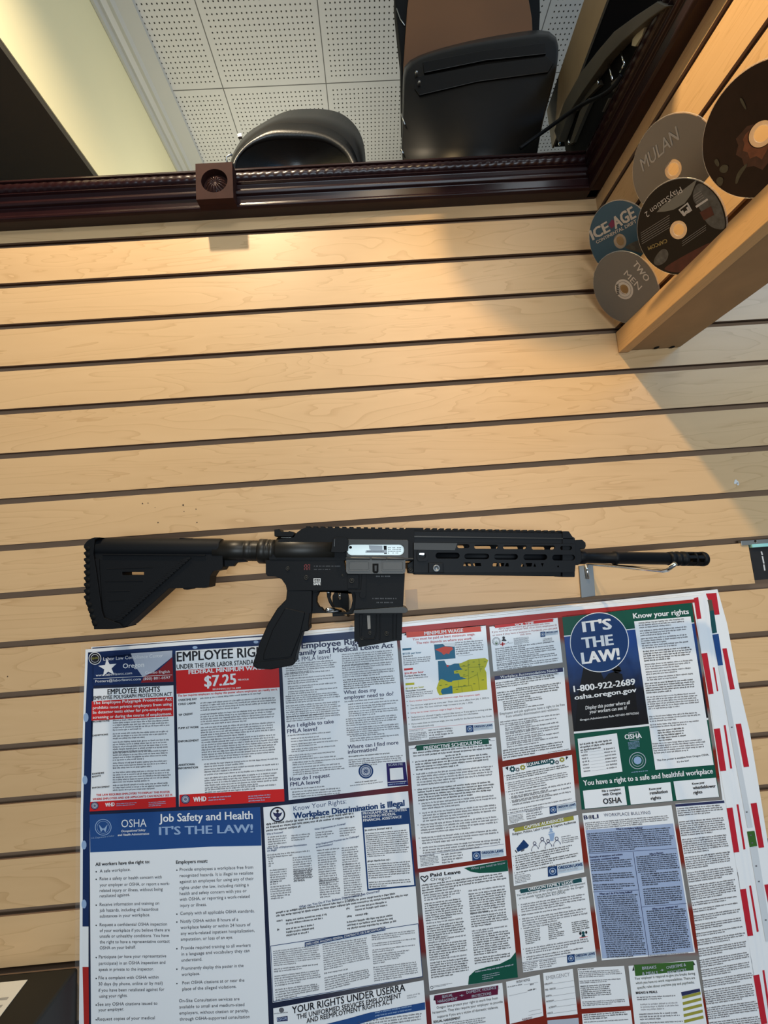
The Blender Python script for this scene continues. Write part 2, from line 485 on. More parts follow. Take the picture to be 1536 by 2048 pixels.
# ================================================================== CASES ON TOP OF THE WALL
def zc(ox, oy, s):
    return lambda x, y: (ox+x/s, oy+y/s)
def resample(pts, n):
    pts = [Vector(p) for p in pts]
    L = [0]
    for a, c in zip(pts, pts[1:]): L.append(L[-1]+(c-a).length)
    out = []
    for i in range(n):
        t = L[-1]*i/(n-1); k = 0
        while k < len(L)-2 and L[k+1] < t: k += 1
        out.append(pts[k].lerp(pts[k+1], (t-L[k])/max(1e-9, L[k+1]-L[k])))
    return out
def smoothed(pts, it=2):
    for _ in range(it):
        q = [pts[0]]
        for a, c in zip(pts, pts[1:]):
            q += [a*0.75+c*0.25, a*0.25+c*0.75]
        pts = q+[pts[-1]]
    return pts
def arc_ring(c7, pts, Y, n, zfloor, it=2):
    w = [onY(c7(*p), Y) for p in pts]
    w = resample(smoothed([Vector(p) for p in w], it), n)
    w[0].z = w[-1].z = zfloor
    return w
CASE = mat('black_moulded_case', (0.012, 0.011, 0.009), 0.33, bump=(500, 0.25))
CASE2 = mat('black_glossy_case', (0.0035, 0.0035, 0.0036), 0.36, 0, 0.25)
c7 = zc(340, 200, 3.491)
t = thing('instrument_case', (-0.1, 0.1, 2.2), 'black moulded case with a rounded end lying on top of the wall beside the rosette', 'case')
n = 40
A = arc_ring(c7, [(478, 470), (500, 410), (560, 345), (680, 288), (880, 283), (1040, 292), (1130, 330), (1200, 385), (1245, 470)], 0.075, n, 2.2015)
A2 = arc_ring(c7, [(458, 470), (480, 405), (545, 335), (675, 278), (880, 274), (1045, 282), (1145, 322), (1220, 378), (1262, 470)], 0.035, n, 2.2015)
B_ = arc_ring(c7, [(432, 480), (450, 420), (520, 330), (620, 255), (710, 214), (880, 220), (1030, 230), (1150, 280), (1250, 360), (1312, 480)], 0.03, n, 2.2015)
Cc = arc_ring(c7, [(425, 480), (440, 410), (510, 310), (620, 225), (740, 160), (880, 158), (1030, 165), (1160, 215), (1270, 310), (1330, 480)], 0.036, n, 2.2015)
C2 = arc_ring(c7, [(424, 480), (440, 400), (510, 300), (620, 215), (740, 150), (880, 148), (1030, 155), (1165, 205), (1280, 300), (1338, 480)], 0.040, n, 2.2015)
D_ = arc_ring(c7, [(412, 480), (430, 390), (480, 300), (540, 225), (640, 165), (740, 105), (840, 66), (1000, 60), (1110, 66), (1200, 92), (1280, 155), (1335, 240), (1362, 340), (1368, 480)], 0.085, n, 2.2015)
E_ = [Vector((p.x, 0.40, 2.2015+(p.z-2.2015)*0.97)) for p in D_]
b = MB(); b.loft([A, A2, B_, Cc], CASE); b.build('lid_rim', t)
b = MB(); b.loft([C2, D_, E_], CASE); b.build('shell', t)
q = onY(c7(492, 258), 0.028)
b = MB(); b.box((q.x-0.004, 0.024, q.z-0.003), (q.x+0.003, 0.03, q.z+0.003), ALU); b.build('latch', t)
q = onY(c7(420, 395), 0.02)
b = MB(); b.tube([(q.x-0.006, 0.02, q.z-0.012), (q.x-0.008, 0.02, q.z), (q.x+0.004, 0.02, q.z+0.005)], 0.0018, ALU); b.build('latch_wire', t)

c2 = zc(780, 0, 3.657)
t = thing('equipment_case', (0.25, 0.06, 2.2), 'large black hard case with a ridged lid in front of a brown panel', 'case')
def ring2(pts, Y, n=44, it=2):
    return arc_ring(c2, pts, Y, n, 2.2015, it)
f0_ = ring2([(108, 1200), (90, 1080), (104, 850), (112, 580), (140, 500), (210, 440), (500, 362), (900, 300), (1130, 268), (1190, 288), (1218, 345), (1198, 520), (1150, 720), (1100, 900), (1052, 1200)], 0.030)
f1_ = ring2([(98, 1200), (80, 1080), (95, 850), (100, 560), (126, 480), (200, 418), (500, 335), (900, 275), (1130, 245), (1204, 268), (1238, 330), (1216, 520), (1162, 720), (1112, 900), (1062, 1200)], 0.036)
f2_ = ring2([(98, 1200), (82, 1080), (92, 850), (92, 540), (112, 462), (215, 398), (540, 305), (900, 238), (1120, 212), (1200, 245), (1238, 315), (1220, 520), (1165, 720), (1115, 900), (1064, 1200)], 0.075)
f3_ = [Vector((p.x*0.98+0.005, 0.082, p.z)) for p in f2_]
f4_ = [Vector((p.x*0.98+0.005, 0.088, p.z)) for p in f2_]
b = MB(); b.loft([f0_, f1_, f2_, f3_, f4_], CASE2); b.build('body', t)
b = MB()
for pl, y in (([(240, 452), (640, 375), (1140, 312), (1142, 392), (700, 440), (250, 532)], 0.0265), ):
    w = [onY(c2(*p), y) for p in pl]
    b.prism([[(p.x, p.z) for p in w]], y, 0.034, CASE2)
w = [onY(c2(*p), 0.026) for p in ((180, 640), (215, 690), (300, 670), (640, 590), (1160, 520), (1200, 455), (1150, 405), (640, 470), (250, 545), (190, 560))]
b.prism([[(p.x, p.z) for p in w]], 0.0275, 0.034, CASE2)
b.build('lid_ridge', t, bevel=0.001, seg=2)
for px in ((195, 520), (215, 592)):
    b = MB(); q = onY(c2(*px), 0.02); b.lathe((q.x, 0.020, q.z), (q.x, 0.03, q.z), [(0, 0.0001), (0, 0.002), (0.3, 0.003), (1, 0.003)], ALU, 14)
    b.build('rivet', t)
for a, c in (((82, 850), (108, 930)), ((75, 1090), (95, 1140))):
    b = MB(); p, q = onY(c2(*a), 0.03), onY(c2(*c), 0.03); b.tube([(p.x, 0.026, p.z), (q.x, 0.026, q.z)], 0.0014, ALU)
    b.build('side_clasp', t)

t = thing('brown_panel_case', (0.25, 0.11, 2.2), 'brown panel with black sides rising behind the large black hard case', 'case')
BRN = mat('brown_panel', (0.15, 0.062, 0.022), 0.5, mottle=(4, 0.25))
b = MB(); w = [onY(c2(*p), 0.093) for p in [(140, -60), (125, 60), (98, 470), (90, 900), (1050, 900), (1045, 250), (1040, 130), (1025, 40), (1005, -60)]]
b.prism([[(p.x, p.z) for p in w]], 0.093, 0.099, BRN); b.build('front_panel', t, bevel=0.002)
b = MB(); w = [onY(c2(*p), 0.1) for p in [(30, -70), (45, 100), (78, 400), (86, 900), (1088, 900), (1092, 250), (1100, 100), (1098, -70)]]
b.prism([[(p.x, p.z) for p in w]], 0.1, 0.135, BLK_D); b.build('side_shell', t, bevel=0.003)
b = MB(); b.tube([onY(c2(48, 62), 0.098), onY(c2(75, 140), 0.098), onY(c2(108, 188), 0.098)], 0.0012, ALU, 8); b.build('strap_wire', t)

# long cases lying along the top of the right-hand wall
OLIVE = mat('scuffed_black_vinyl', (0.115, 0.10, 0.072), 0.5, mottle=(14, 0.35))
def yz_prism(mb, pts, X0, X1, M):
    n = len(pts)
    mb.raw([(X0, p[0], p[1]) for p in pts]+[(X1, p[0], p[1]) for p in pts],
           [tuple(range(n)), tuple(range(2*n-1, n-1, -1))]+[(i, i+n, (i+1) % n+n, (i+1) % n) for i in range(n)], M)
t = thing('long_case', (0.47, -0.1, 2.3), 'long straight scuffed case lying highest along the right-hand wall top', 'case')
XL = 0.447
pa, pb, pc, pd = (onX(p, XL) for p in ((1168, 0), (1090, 230), (1114, 273), (1217, 0)))
k_ = (-0.42-pb.y)/(pa.y-pb.y)
ua, la = pb.z+(pa.z-pb.z)*k_, pc.z+(pd.z-pc.z)*k_
lb = min(pc.z, pb.z-0.07)
b = MB(); yz_prism(b, [(0.125, lb), (0.125, pb.z), (-0.42, ua), (-0.42, la)], XL, XL+0.004, OLIVE); b.build('side_panel', t)
b = MB(); yz_prism(b, [(0.125, lb+0.001), (0.125, pb.z-0.001), (-0.42, ua-0.001), (-0.42, la+0.001)], XL+0.0042, XL+0.09, BLK_D); b.build('body', t, bevel=0.003)

t = thing('curved_case', (0.47, -0.1, 2.2235), 'curved scuffed case leaning on the right-hand moulding below the long straight case', 'case')
up_ = [(1314, 3), (1270, 32), (1228, 63), (1194, 103), (1160, 147), (1128, 205), (1108, 262)]
lo_ = [(1116, 285), (1136, 228), (1163, 186), (1211, 118), (1245, 82), (1297, 38), (1335, 12)]
w = [onX(p, 0.42) for p in up_+lo_]
b = MB(); yz_prism(b, [(p.y, p.z) for p in w], 0.42, 0.436, OLIVE); b.build('rim_band', t, bevel=0.001)
w = [onX(p, 0.424) for p in lo_]
zb_ = 2.2235
prof = [(p.y, p.z) for p in w]
prof = [(prof[0][0], zb_)] + [q for q in prof if q[1] > zb_] + [(prof[-1][0]-0.02, zb_)]
b = MB(); yz_prism(b, prof, 0.437, 0.53, BLK_D); b.build('body', t)
for (p, q, r) in (((1218, 128), (1225, 160), .0016), ((1242, 104), (1249, 128), .0016), ((1249, 128), (1240, 144), .0016), ((1196, 158), (1197, 168), .002), ((1118, 280), (1119, 290), .0018), ((1137, 279), (1138, 288), .0018)):
    a, c = onX(p, 0.428), onX(q, 0.428); b = MB(); b.tube([a, c], r, CHROME, 8); b.build('latch', t)
b = MB()
for pl in ([(1196, 160), (1166, 190), (1148, 222), (1155, 222), (1172, 198), (1200, 170)], [(1178, 196), (1160, 222), (1138, 290), (1146, 285), (1168, 232), (1180, 205)], [(1222, 166), (1238, 152), (1240, 156), (1226, 184)], [(1217, 196), (1219, 197), (1206, 224), (1204, 224)]):
    b = MB(); w = [onX(p, 0.430) for p in pl]; yz_prism(b, [(p.y, p.z) for p in w], 0.430, 0.4365, OLIVE); b.build('edge_strip', t)
b = MB(); w = [onX(p, 0.429) for p in ((1290, 52), (1284, 72), (1270, 93), (1263, 91), (1265, 78), (1278, 62))]
yz_prism(b, [(p.y, p.z) for p in w], 0.429, 0.4365, mat('cream_patch', (0.72, 0.66, 0.45), 0.6)); b.build('cream_piece', t)  # small cream piece on the case side
b = MB()
pts = [onY((1040, 297), 0.0), onY((1089, 262), -0.02), onX((1163, 208), 0.40), onX((1203, 193), 0.405), onX((1228, 174), 0.41), onX((1243, 150), 0.414)]
b.tube(smoothed([Vector(p) for p in pts], 2), 0.0032, BLK_M)
tag(b.build('cable'), 'thin black cable crossing from the large hard case to the curved case', 'cable')

# ================================================================== SMALL THINGS ROUND THE EDGES
ztop = 0.966
b = MB(); b.box((-1.25, -0.46, 0.0005), (-0.4665, -0.006, ztop), mat('black_cabinet', (0.010, 0.0095, 0.007), 0.5, mottle=(20, 0.3)))
tag(b.build('black_cabinet', bevel=0.004), 'black cabinet with a flat top against the wall left of the posters', 'cabinet')
w = [onZ(p, ztop+0.0008) for p in ((55.5, 1959.5), (-60, 1971), (-60, 2110), (0, 2033))]
d_ = (w[3]-w[0]); w[3] = w[0]+d_*1.6; w[2] = w[1]+d_*1.6
b = MB(); PAPER_W = mat('cream_paper', (0.86, 0.82, 0.70), 0.6)
b.loft([[(p.x, p.y, z) for p in w] for z in (ztop+0.0004, ztop+0.0009)], PAPER_W, smooth=False)
INKP = mat('pale_grey_print', (0.42, 0.40, 0.36), 0.7)
for k in range(5):
    t0 = 0.30+0.13*k
    p0 = w[0].lerp(w[3], t0); p1 = w[1].lerp(w[2], t0)
    e0, e1 = p0.lerp(p1, 0.10), p0.lerp(p1, 0.75)
    dz = (w[3]-w[0])*0.045
    b.face([(q.x, q.y, ztop+0.0011) for q in (e0, e1, e1+dz, e0+dz)], INKP)
tag(b.build('printed_sheet'), 'white printed paper lying on the black cabinet top', 'paper')

b = MB(); TAPE = mat('old_tape', (0.50, 0.34, 0.21), 0.45)
w = [onY(p, -0.0006) for p in ((812, 1219), (836, 1217), (834, 1178), (810, 1180))]
b.prism([[(p.x, p.z) for p in w]], -0.0006, -0.0002, TAPE)
tag(b.build('tape_patch'), 'small tan tape patch on the slat right of the magazine', 'tape')

# cut slat with a metal strip, a glass shelf edge and a black box in the gap
t = thing('shelf_bracket', (0.66, -0.002, 1.49), 'metal shelf standard with a hole at the right edge of the slat wall', 'bracket')
b = MB(); w = [onY(p, -0.002) for p in ((1482, 1082), (1560, 1074), (1560, 1083), (1484, 1091))]
xh, zh = onY((1511, 1083), -0.002).x, onY((1511, 1082.5), -0.002).z
x0_, x1_ = w[0].x, w[1].x+0.3
b.prism([[(x0_, w[3].z), (x1_, w[3].z+0.0), (x1_, w[0].z), (x0_, w[0].z)], [(xh+0.0022*math.cos(a*PI/8), zh+0.0022*math.sin(a*PI/8)) for a in range(16)]], -0.002, 0.004, ALU)
b.build('strip', t, bevel=0.0004)
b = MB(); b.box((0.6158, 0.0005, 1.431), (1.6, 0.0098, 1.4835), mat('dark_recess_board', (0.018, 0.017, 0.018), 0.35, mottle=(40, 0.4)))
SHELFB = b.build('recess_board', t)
b = MB(); b.box((0.6175, -0.004, 1.4842), (1.6, 0.0095, 1.4895), mat('green_glass_edge', (0.35, 0.75, 0.72), 0.08, coat=1.0)); b.build('glass_edge', t)
b = MB(); PALE = mat('pale_scuff', (0.6, 0.6, 0.6), 0.6)
for k, (a, c) in enumerate((((1523, 1103), (1525, 1110)), ((1525, 1112), (1528, 1127)), ((1528, 1129), (1530, 1141)))):
    p, q = onY(a, -0.0), onY(c, -0.0)
    b.face([(p.x-0.0012, 0.0003, p.z), (p.x+0.0012, 0.0003, p.z), (q.x+0.0012, 0.0003, q.z), (q.x-0.0012, 0.0003, q.z)], PALE)
b.build('white_scuff_mark', t)

# ================================================================== DISCS
def disc(label, px, groove, fwd, art, base, rim=None, ph=34.5):
    """a 120 mm disc stood in the slot `groove` of the right-hand wall and leaning out over it"""
    ph = math.radians(ph)
    nrm = Vector((-math.cos(ph), 0.0, -math.sin(ph)))
    zg = G0-groove*GP-GO
    foot = Vector((XR+0.006, 0, zg-0.004)) + nrm*fwd
    d = ray(*px)
    c = EYEP + d*((foot-EYEP).dot(nrm)/d.dot(nrm))
    a = Vector((0, -1, 0)); u = nrm.cross(a)*-1            # a: towards the viewer (right in the picture), u: up the disc
    u = Vector((-math.sin(ph), 0, math.cos(ph)))
    t = thing('disc', c, label, 'disc', None)
    def P(r, an, h=0):
        return c + a*(r*math.cos(an)) + u*(r*math.sin(an)) + nrm*h
    N_ = 72
    mb = MB()
    ro, ri = 0.060, 0.0075
    rings = [[P(r, 2*PI*k/N_, h) for k in range(N_)] for r, h in ((ri, 0), (ri, 0.0012), (ro-0.0003, 0.0012), (ro, 0.0006), (ro-0.0003, 0), (ri, 0))]
    mb.loft(rings, rim or PLASTIC, caps=False, smooth=False)
    mb.build('clear_rim', t)
    mb = MB()
    r0_, r1_ = 0.0115, 0.0588
    mb.loft([[P(r, 2*PI*k/N_, 0.0014) for k in range(N_)] for r in (r0_, r1_)], base, caps=False, smooth=False)
    def poly(pts, M, lv=1):   # pts in disc millimetres: x to the right, y up
        mb.face([c + a*(x/1000) + u*(y/1000) + nrm*(0.0014+0.00015*lv) for x, y in pts], M)
    def blob(pts, M, lv=1):   # rounded patch of print kept on the printed ring
        P_ = [Vector(p) for p in pts]
        for _ in range(3):
            P_ = [q for i in range(len(P_)) for q in (P_[i].lerp(P_[(i+1) % len(P_)], 0.25), P_[i].lerp(P_[(i+1) % len(P_)], 0.75))]
        P_ = [p*(58.5/p.length) if p.length > 58.5 else (p*(12/p.length) if 0 < p.length < 12 else p) for p in P_]
        mb.raw([c + a*(x/1000) + u*(y/1000) + nrm*(0.0014+0.00015*lv) for x, y in P_], tessellate_polygon([[Vector((x, y, 0)) for x, y in P_]]), M)
    poly.blob = blob
    def shape(pts, M, lv=1):
        mb.raw([c + a*(x/1000) + u*(y/1000) + nrm*(0.0014+0.00015*lv) for x, y in pts], tessellate_polygon([[Vector((x, y, 0)) for x, y in pts]]), M)
    poly.shape = shape
    def ring(r0, r1, M, lv=1):
        mb.loft([[P(r/1000, 2*PI*k/N_, 0.0014+0.00015*lv) for k in range(N_)] for r in (r0, r1)], M, caps=False, smooth=False)
    poly.ring = ring
    def txt(s, p0, p1, h, M, bold=0.0, lv=2, shear=0):
        p0, p1 = Vector(p0), Vector(p1); e = (p1-p0); v = Vector((-e.y, e.x)).normalized()*h
        text_map(mb, s, lambda i, j: (lambda q: c + a*(q.x/1000) + u*(q.y/1000) + nrm*(0.0014+0.00015*lv))(p0+e*i+v*j), M, bold, shear)
    def dm(x, y):             # picture point -> disc millimetres
        d = ray(x, y)
        q = EYEP + d*((c-EYEP).dot(nrm)/d.dot(nrm)) - c
        return (q.dot(a)*1000, q.dot(u)*1000)
    art(poly, txt, dm)
    mb.build('printed_face', t)
    return t
PLASTIC = mat('clear_disc_plastic', (0.80, 0.76, 0.68), 0.2, coat=0.5)
PLASTIC.node_tree.nodes['Principled BSDF'].inputs['Alpha'].default_value = 0.28
DGREY = mat('silver_grey_print', (0.235, 0.225, 0.205), 0.42, 0.25)
DGREY2 = mat('matt_grey_print', (0.20, 0.195, 0.185), 0.5, 0.15)
DBLUE = mat('teal_blue_print', (0.028, 0.115, 0.20), 0.4)
DBLK = mat('black_print', (0.006, 0.006, 0.007), 0.4, 0, 0.25)
DBRN = mat('dark_brown_print', (0.026, 0.011, 0.007), 0.42, 0, 0.25, mottle=(60, 0.5))
INKW = mat('white_print', (0.72, 0.68, 0.62), 0.5)
INKG = mat('grey_print', (0.30, 0.29, 0.27), 0.5)
INKD = mat('faded_black_print', (0.06, 0.055, 0.05), 0.5)
INKM = mat('magenta_print', (0.22, 0.02, 0.10), 0.5)
SMOKE = mat('smoky_print', (0.10, 0.105, 0.10), 0.45, mottle=(160, 0.8))
DRED = mat('deep_red_print', (0.09, 0.012, 0.010), 0.45, mottle=(120, 0.6))
EMBER = mat('ember_print', (0.26, 0.075, 0.03), 0.45, mottle=(150, 0.6))
P4 = zc(1150, 300, 3.979)
P3 = zc(1100, 0, 3.523)
def circ(x, y, r, n=40, r2=None, a0=0, a1=360):
    return [(x+r*math.cos(math.radians(a0+(a1-a0)*k/(n if a1-a0 >= 360 else n-1))), y+(r2 or r)*math.sin(math.radians(a0+(a1-a0)*k/(n if a1-a0 >= 360 else n-1)))) for k in range(n)]
def art_two(poly, txt, dm):
    f = lambda x, y: dm(*P4(x, y))
    txt('TWO', f(462, 905), f(570, 1045), 10.0, INKW, 0.015)
    txt('MEN', f(392, 985), f(512, 1112), 10.0, INKW, 0.005)
    poly.ring(8.2, 16.5, INKW, 1); poly.ring(12.4, 13.0, DGREY2, 2)
    for k in range(6):
        poly([f(332+k*1.5, 1068+k*14), f(352+k*1.5, 1064+k*14), f(354+k*1.5, 1072+k*14), f(334+k*1.5, 1077+k*14)], INKD, 4)
def art_ice(poly, txt, dm):
    f = lambda x, y: dm(*P4(x, y))
    txt('ICE', f(150, 712), f(285, 640), 16, INKW, 0.03, 2)
    txt('AGE', f(330, 622), f(492, 530), 17, INKW, 0.03, 2)
    poly([f(272, 590), f(300, 548), f(318, 560), f(322, 600), f(296, 622)], INKM, 1)
    txt('CONTINENTAL DRIFT', f(180, 742), f(500, 572), 5.0, INKW, 0.02)
    poly([f(400, 770), f(440, 742), f(540, 700), f(545, 820), f(440, 790)], SMOKE, 1)
def art_ps2(poly, txt, dm):
    f = lambda x, y: dm(*P4(x, y))
    poly([f(*p) for p in ((655, 490), (700, 440), (980, 225), (930, 350), (880, 420), (790, 470), (720, 485))], mat('pale_teal_print', (0.22, 0.22, 0.19), 0.4), 1)
    poly.blob([f(*p) for p in ((980, 240), (1080, 300), (1160, 400), (1205, 560), (1195, 640), (1060, 600), (1010, 470), (930, 380))], SMOKE, 1)
    poly.blob([f(*p) for p in ((700, 930), (1190, 665), (1120, 800), (990, 920), (850, 975), (740, 960))], DRED, 1)
    poly.blob([f(*p) for p in ((620, 880), (700, 770), (755, 800), (740, 880), (660, 925))], SMOKE, 1)
    poly([f(*p) for p in ((830, 470), (905, 410), (940, 475), (870, 520))], INKW, 2)
    poly([f(*p) for p in ((845, 470), (900, 428), (925, 472), (875, 508))], DBLK, 3)
    txt('M', f(905, 445), f(858, 480), 7.0, INKW, 0.03, 4)
    txt('PlayStation 2', f(845, 285), f(560, 495), 7.2, INKW, 0.0, 2)
    txt('CAPCOM', f(735, 700), f(585, 765), 5.0, mat('gold_print', (0.40, 0.30, 0.10), 0.4), 0.02, 2)
    for k in range(6):
        o = k*17
        poly([f(530+o*0.1, 655+o), f(760, 510+o*1.15), f(760, 514+o*1.15), f(530+o*0.1, 659+o)], INKG, 2)
    for k in range(3):
        o = k*18
        poly([f(860, 720+o), f(1050, 590+o), f(1050, 594+o), f(860, 724+o)], INKG, 2)
    poly([f(*p) for p in ((965, 440), (1060, 378), (1068, 392), (975, 455))], INKW, 2)
    poly([f(*p) for p in ((1000, 490), (1090, 440), (1115, 510), (1035, 555))], DRED, 2)
    for k in range(4):
        poly([f(948+k*8, 360+k*16), f(1010+k*8, 318+k*16), f(1011+k*8, 323+k*16), f(949+k*8, 365+k*16)], INKG, 2)
def art_mul(poly, txt, dm):
    f = lambda x, y: dm(*P3(x, y))
    txt('MULAN', f(662, 1205), f(935, 960), 15, mat('pencil_grey_ink', (0.50, 0.48, 0.44), 0.5), 0.008, 2, 0.3)
def art_brn(poly, txt, dm):
    f = lambda x, y: dm(*P3(x, y))
    RUST = mat('rust_print', (0.085, 0.026, 0.014), 0.45, mottle=(120, 0.8))
    def crescent(a0, a1, rs, M, lv):
        n = len(rs)
        out = [(r*math.cos(math.radians(a0+(a1-a0)*i/(n-1))), r*math.sin(math.radians(a0+(a1-a0)*i/(n-1)))) for i, r in enumerate(rs)]
        inn = [(12.2*math.cos(math.radians(a0+(a1-a0)*i/15)), 12.2*math.sin(math.radians(a0+(a1-a0)*i/15))) for i in range(16)]
        poly.shape(out+inn[::-1], M, lv)
    crescent(85, 300, (13, 17, 19, 24, 22, 27, 25, 31, 28, 33, 27, 24, 18, 13), RUST, 1)
    crescent(110, 280, (12.6, 15, 17, 16, 20, 18, 22, 19, 23, 17, 14, 12.6), EMBER, 2)
    GRN = mat('dusty_green_print', (0.085, 0.075, 0.042), 0.5, mottle=(200, 0.7))
    for pl in ([(1160, 1130), (1185, 1105), (1205, 1150), (1190, 1175)], [(1195, 1190), (1225, 1150), (1270, 1160), (1255, 1210), (1220, 1215)], [(1175, 1260), (1205, 1235), (1235, 1255), (1215, 1310), (1190, 1300)], [(1310, 1290), (1325, 1210), (1395, 1140), (1400, 1160), (1345, 1240), (1328, 1290)], [(1340, 690), (1360, 678), (1395, 755), (1385, 770)]):
        poly.blob([f(*p) for p in pl], GRN, 3)
disc('grey disc with a white ring at its hub, lowest, just above the wooden rail', P4(395, 1105), 3, 0.0, art_two, DGREY2)
disc('blue disc with white block lettering at the corner of the two slat walls', P4(362, 722), 2, 0.0, art_ice, DBLUE)
disc('plain grey disc with a handwritten title, behind the black disc', P3(872, 1190), 2, 0.0, art_mul, DGREY)
disc('glossy black disc with upside-down lettering standing behind the wooden rail', P4(828, 632), 3, 0.004, art_ps2, DBLK)
disc('dark brown disc with a glowing centre, at the right edge', P3(1495, 940), 3, 0.0, art_brn, DBRN)

# ================================================================== POSTERS
YP = -0.0085                                   # front of the top sheet
SH = lambda: None
PAPER = mat('laminated_white_paper', (0.87, 0.88, 0.89), 0.30, 0, 0.5, 0.25)
def ink(name, col):
    return mat(name, col, 0.34, 0, 0.25, 0.0)
NAVY, RED_, BLACKI, GREYI = ink('navy_ink', (0.012, 0.03, 0.105)), ink('red_ink', (0.62, 0.022, 0.022)), ink('black_ink', (0.018, 0.018, 0.024)), ink('grey_ink', (0.13, 0.13, 0.145))
WHITEI, SILV = ink('white_ink', (0.82, 0.82, 0.82)), ink('silver_ink', (0.45, 0.48, 0.55))
GREEN_, ORANGE_, TEAL_, OLIVE_ = ink('green_ink', (0.008, 0.085, 0.055)), ink('orange_red_ink', (0.66, 0.055, 0.025)), ink('teal_ink', (0.004, 0.13, 0.23)), ink('yellow_green_ink', (0.50, 0.47, 0.015))
MAROON, PALEB, BLUEI, DKBLUE = ink('maroon_ink', (0.12, 0.012, 0.04)), ink('pale_blue_ink', (0.36, 0.44, 0.62)), ink('blue_ink', (0.022, 0.075, 0.24)), ink('deep_blue_ink', (0.012, 0.045, 0.15))
LTBLUE, DGREEN, GRASS, INDIGO, OLIVE2, PURPLE = ink('light_blue_ink', (0.30, 0.42, 0.62)), ink('dark_teal_ink', (0.012, 0.075, 0.085)), ink('grass_green_ink', (0.045, 0.13, 0.028)), ink('indigo_ink', (0.03, 0.035, 0.10)), ink('olive_ink', (0.33, 0.31, 0.05)), ink('purple_ink', (0.022, 0.016, 0.11))
FAINT = ink('faint_grey_ink', (0.34, 0.34, 0.36))
def grad(name, stops, z0, z1):
    """a print whose ink runs from one colour to the next up the sheet"""
    M = mat(name, (0.5, 0.5, 0.5), 0.34, 0, 0.25, 0.0)
    nt = M.node_tree; N, Lk = nt.nodes.new, nt.links.new
    tc = N('ShaderNodeTexCoord'); sp_ = N('ShaderNodeSeparateXYZ'); Lk(tc.outputs['Object'], sp_.inputs[0])
    mr = N('ShaderNodeMapRange'); mr.inputs[1].default_value = z0; mr.inputs[2].default_value = z1; Lk(sp_.outputs[2], mr.inputs[0])
    nz = N('ShaderNodeTexNoise'); nz.inputs['Scale'].default_value = 45; Lk(tc.outputs['Object'], nz.inputs['Vector'])
    ad = N('ShaderNodeMath'); ad.operation = 'MULTIPLY_ADD'; Lk(nz.outputs['Fac'], ad.inputs[0]); ad.inputs[1].default_value = 0.3; Lk(mr.outputs[0], ad.inputs[2])
    sb = N('ShaderNodeMath'); sb.operation = 'SUBTRACT'; Lk(ad.outputs[0], sb.inputs[0]); sb.inputs[1].default_value = 0.15
    rp = N('ShaderNodeValToRGB')
    for i, (p, c) in enumerate(stops):
        e = rp.color_ramp.elements[i] if i < 2 else rp.color_ramp.elements.new(p)
        e.position = p; e.color = (*c, 1)
    Lk(sb.outputs[0], rp.inputs[0]); Lk(rp.outputs[0], nt.nodes['Principled BSDF'].inputs['Base Color'])
    return M
PHOTO = grad('night_photo_print', [(0.0, (0.012, 0.010, 0.009)), (0.45, (0.012, 0.013, 0.022)), (0.75, (0.022, 0.06, 0.19)), (1.0, (0.02, 0.07, 0.28))], 1.205, 1.372)

def flag_mat():
    """poster ground: navy at the left, waving red and grey-brown bands to the right"""
    M = mat('flag_ground_print', (0.5, 0.5, 0.5), 0.34, 0, 0.25, 0.0)
    nt = M.node_tree; N, Lk = nt.nodes.new, nt.links.new
    tc = N('ShaderNodeTexCoord'); sp_ = N('ShaderNodeSeparateXYZ'); Lk(tc.outputs['Object'], sp_.inputs[0])
    nz = N('ShaderNodeTexNoise'); nz.inputs['Scale'].default_value = 3.0; Lk(tc.outputs['Object'], nz.inputs['Vector'])
    def mth(op, a, b=None, c=None):
        n = N('ShaderNodeMath'); n.operation = op
        for i, v in enumerate((a, b, c)):
            if v is None: continue
            if isinstance(v, (int, float)): n.inputs[i].default_value = v
            else: Lk(v, n.inputs[i])
        return n.outputs[0]
    ph = mth('ADD', mth('MULTIPLY', sp_.outputs[2], 2*PI/0.108), mth('MULTIPLY', nz.outputs['Fac'], 4.0))
    ph = mth('ADD', ph, mth('MULTIPLY', sp_.outputs[0], 2.5))
    w = mth('MULTIPLY_ADD', mth('SINE', ph), 1.6, 0.5); w.node.use_clamp = True
    c1 = N('ShaderNodeMix'); c1.data_type = 'RGBA'; Lk(w, c1.inputs[0]); c1.inputs[6].default_value = (0.215, 0.20, 0.185, 1); c1.inputs[7].default_value = (0.21, 0.022, 0.012, 1)
    mr = N('ShaderNodeMapRange'); mr.inputs[1].default_value = -0.14; mr.inputs[2].default_value = 0.10; Lk(sp_.outputs[0], mr.inputs[0])
    c2 = N('ShaderNodeMix'); c2.data_type = 'RGBA'; Lk(mr.outputs[0], c2.inputs[0]); c2.inputs[6].default_value = (0.016, 0.022, 0.05, 1); Lk(c1.outputs[2], c2.inputs[7])
    Lk(c2.outputs[2], nt.nodes['Principled BSDF'].inputs['Base Color'])
    return M
FLAG = flag_mat()

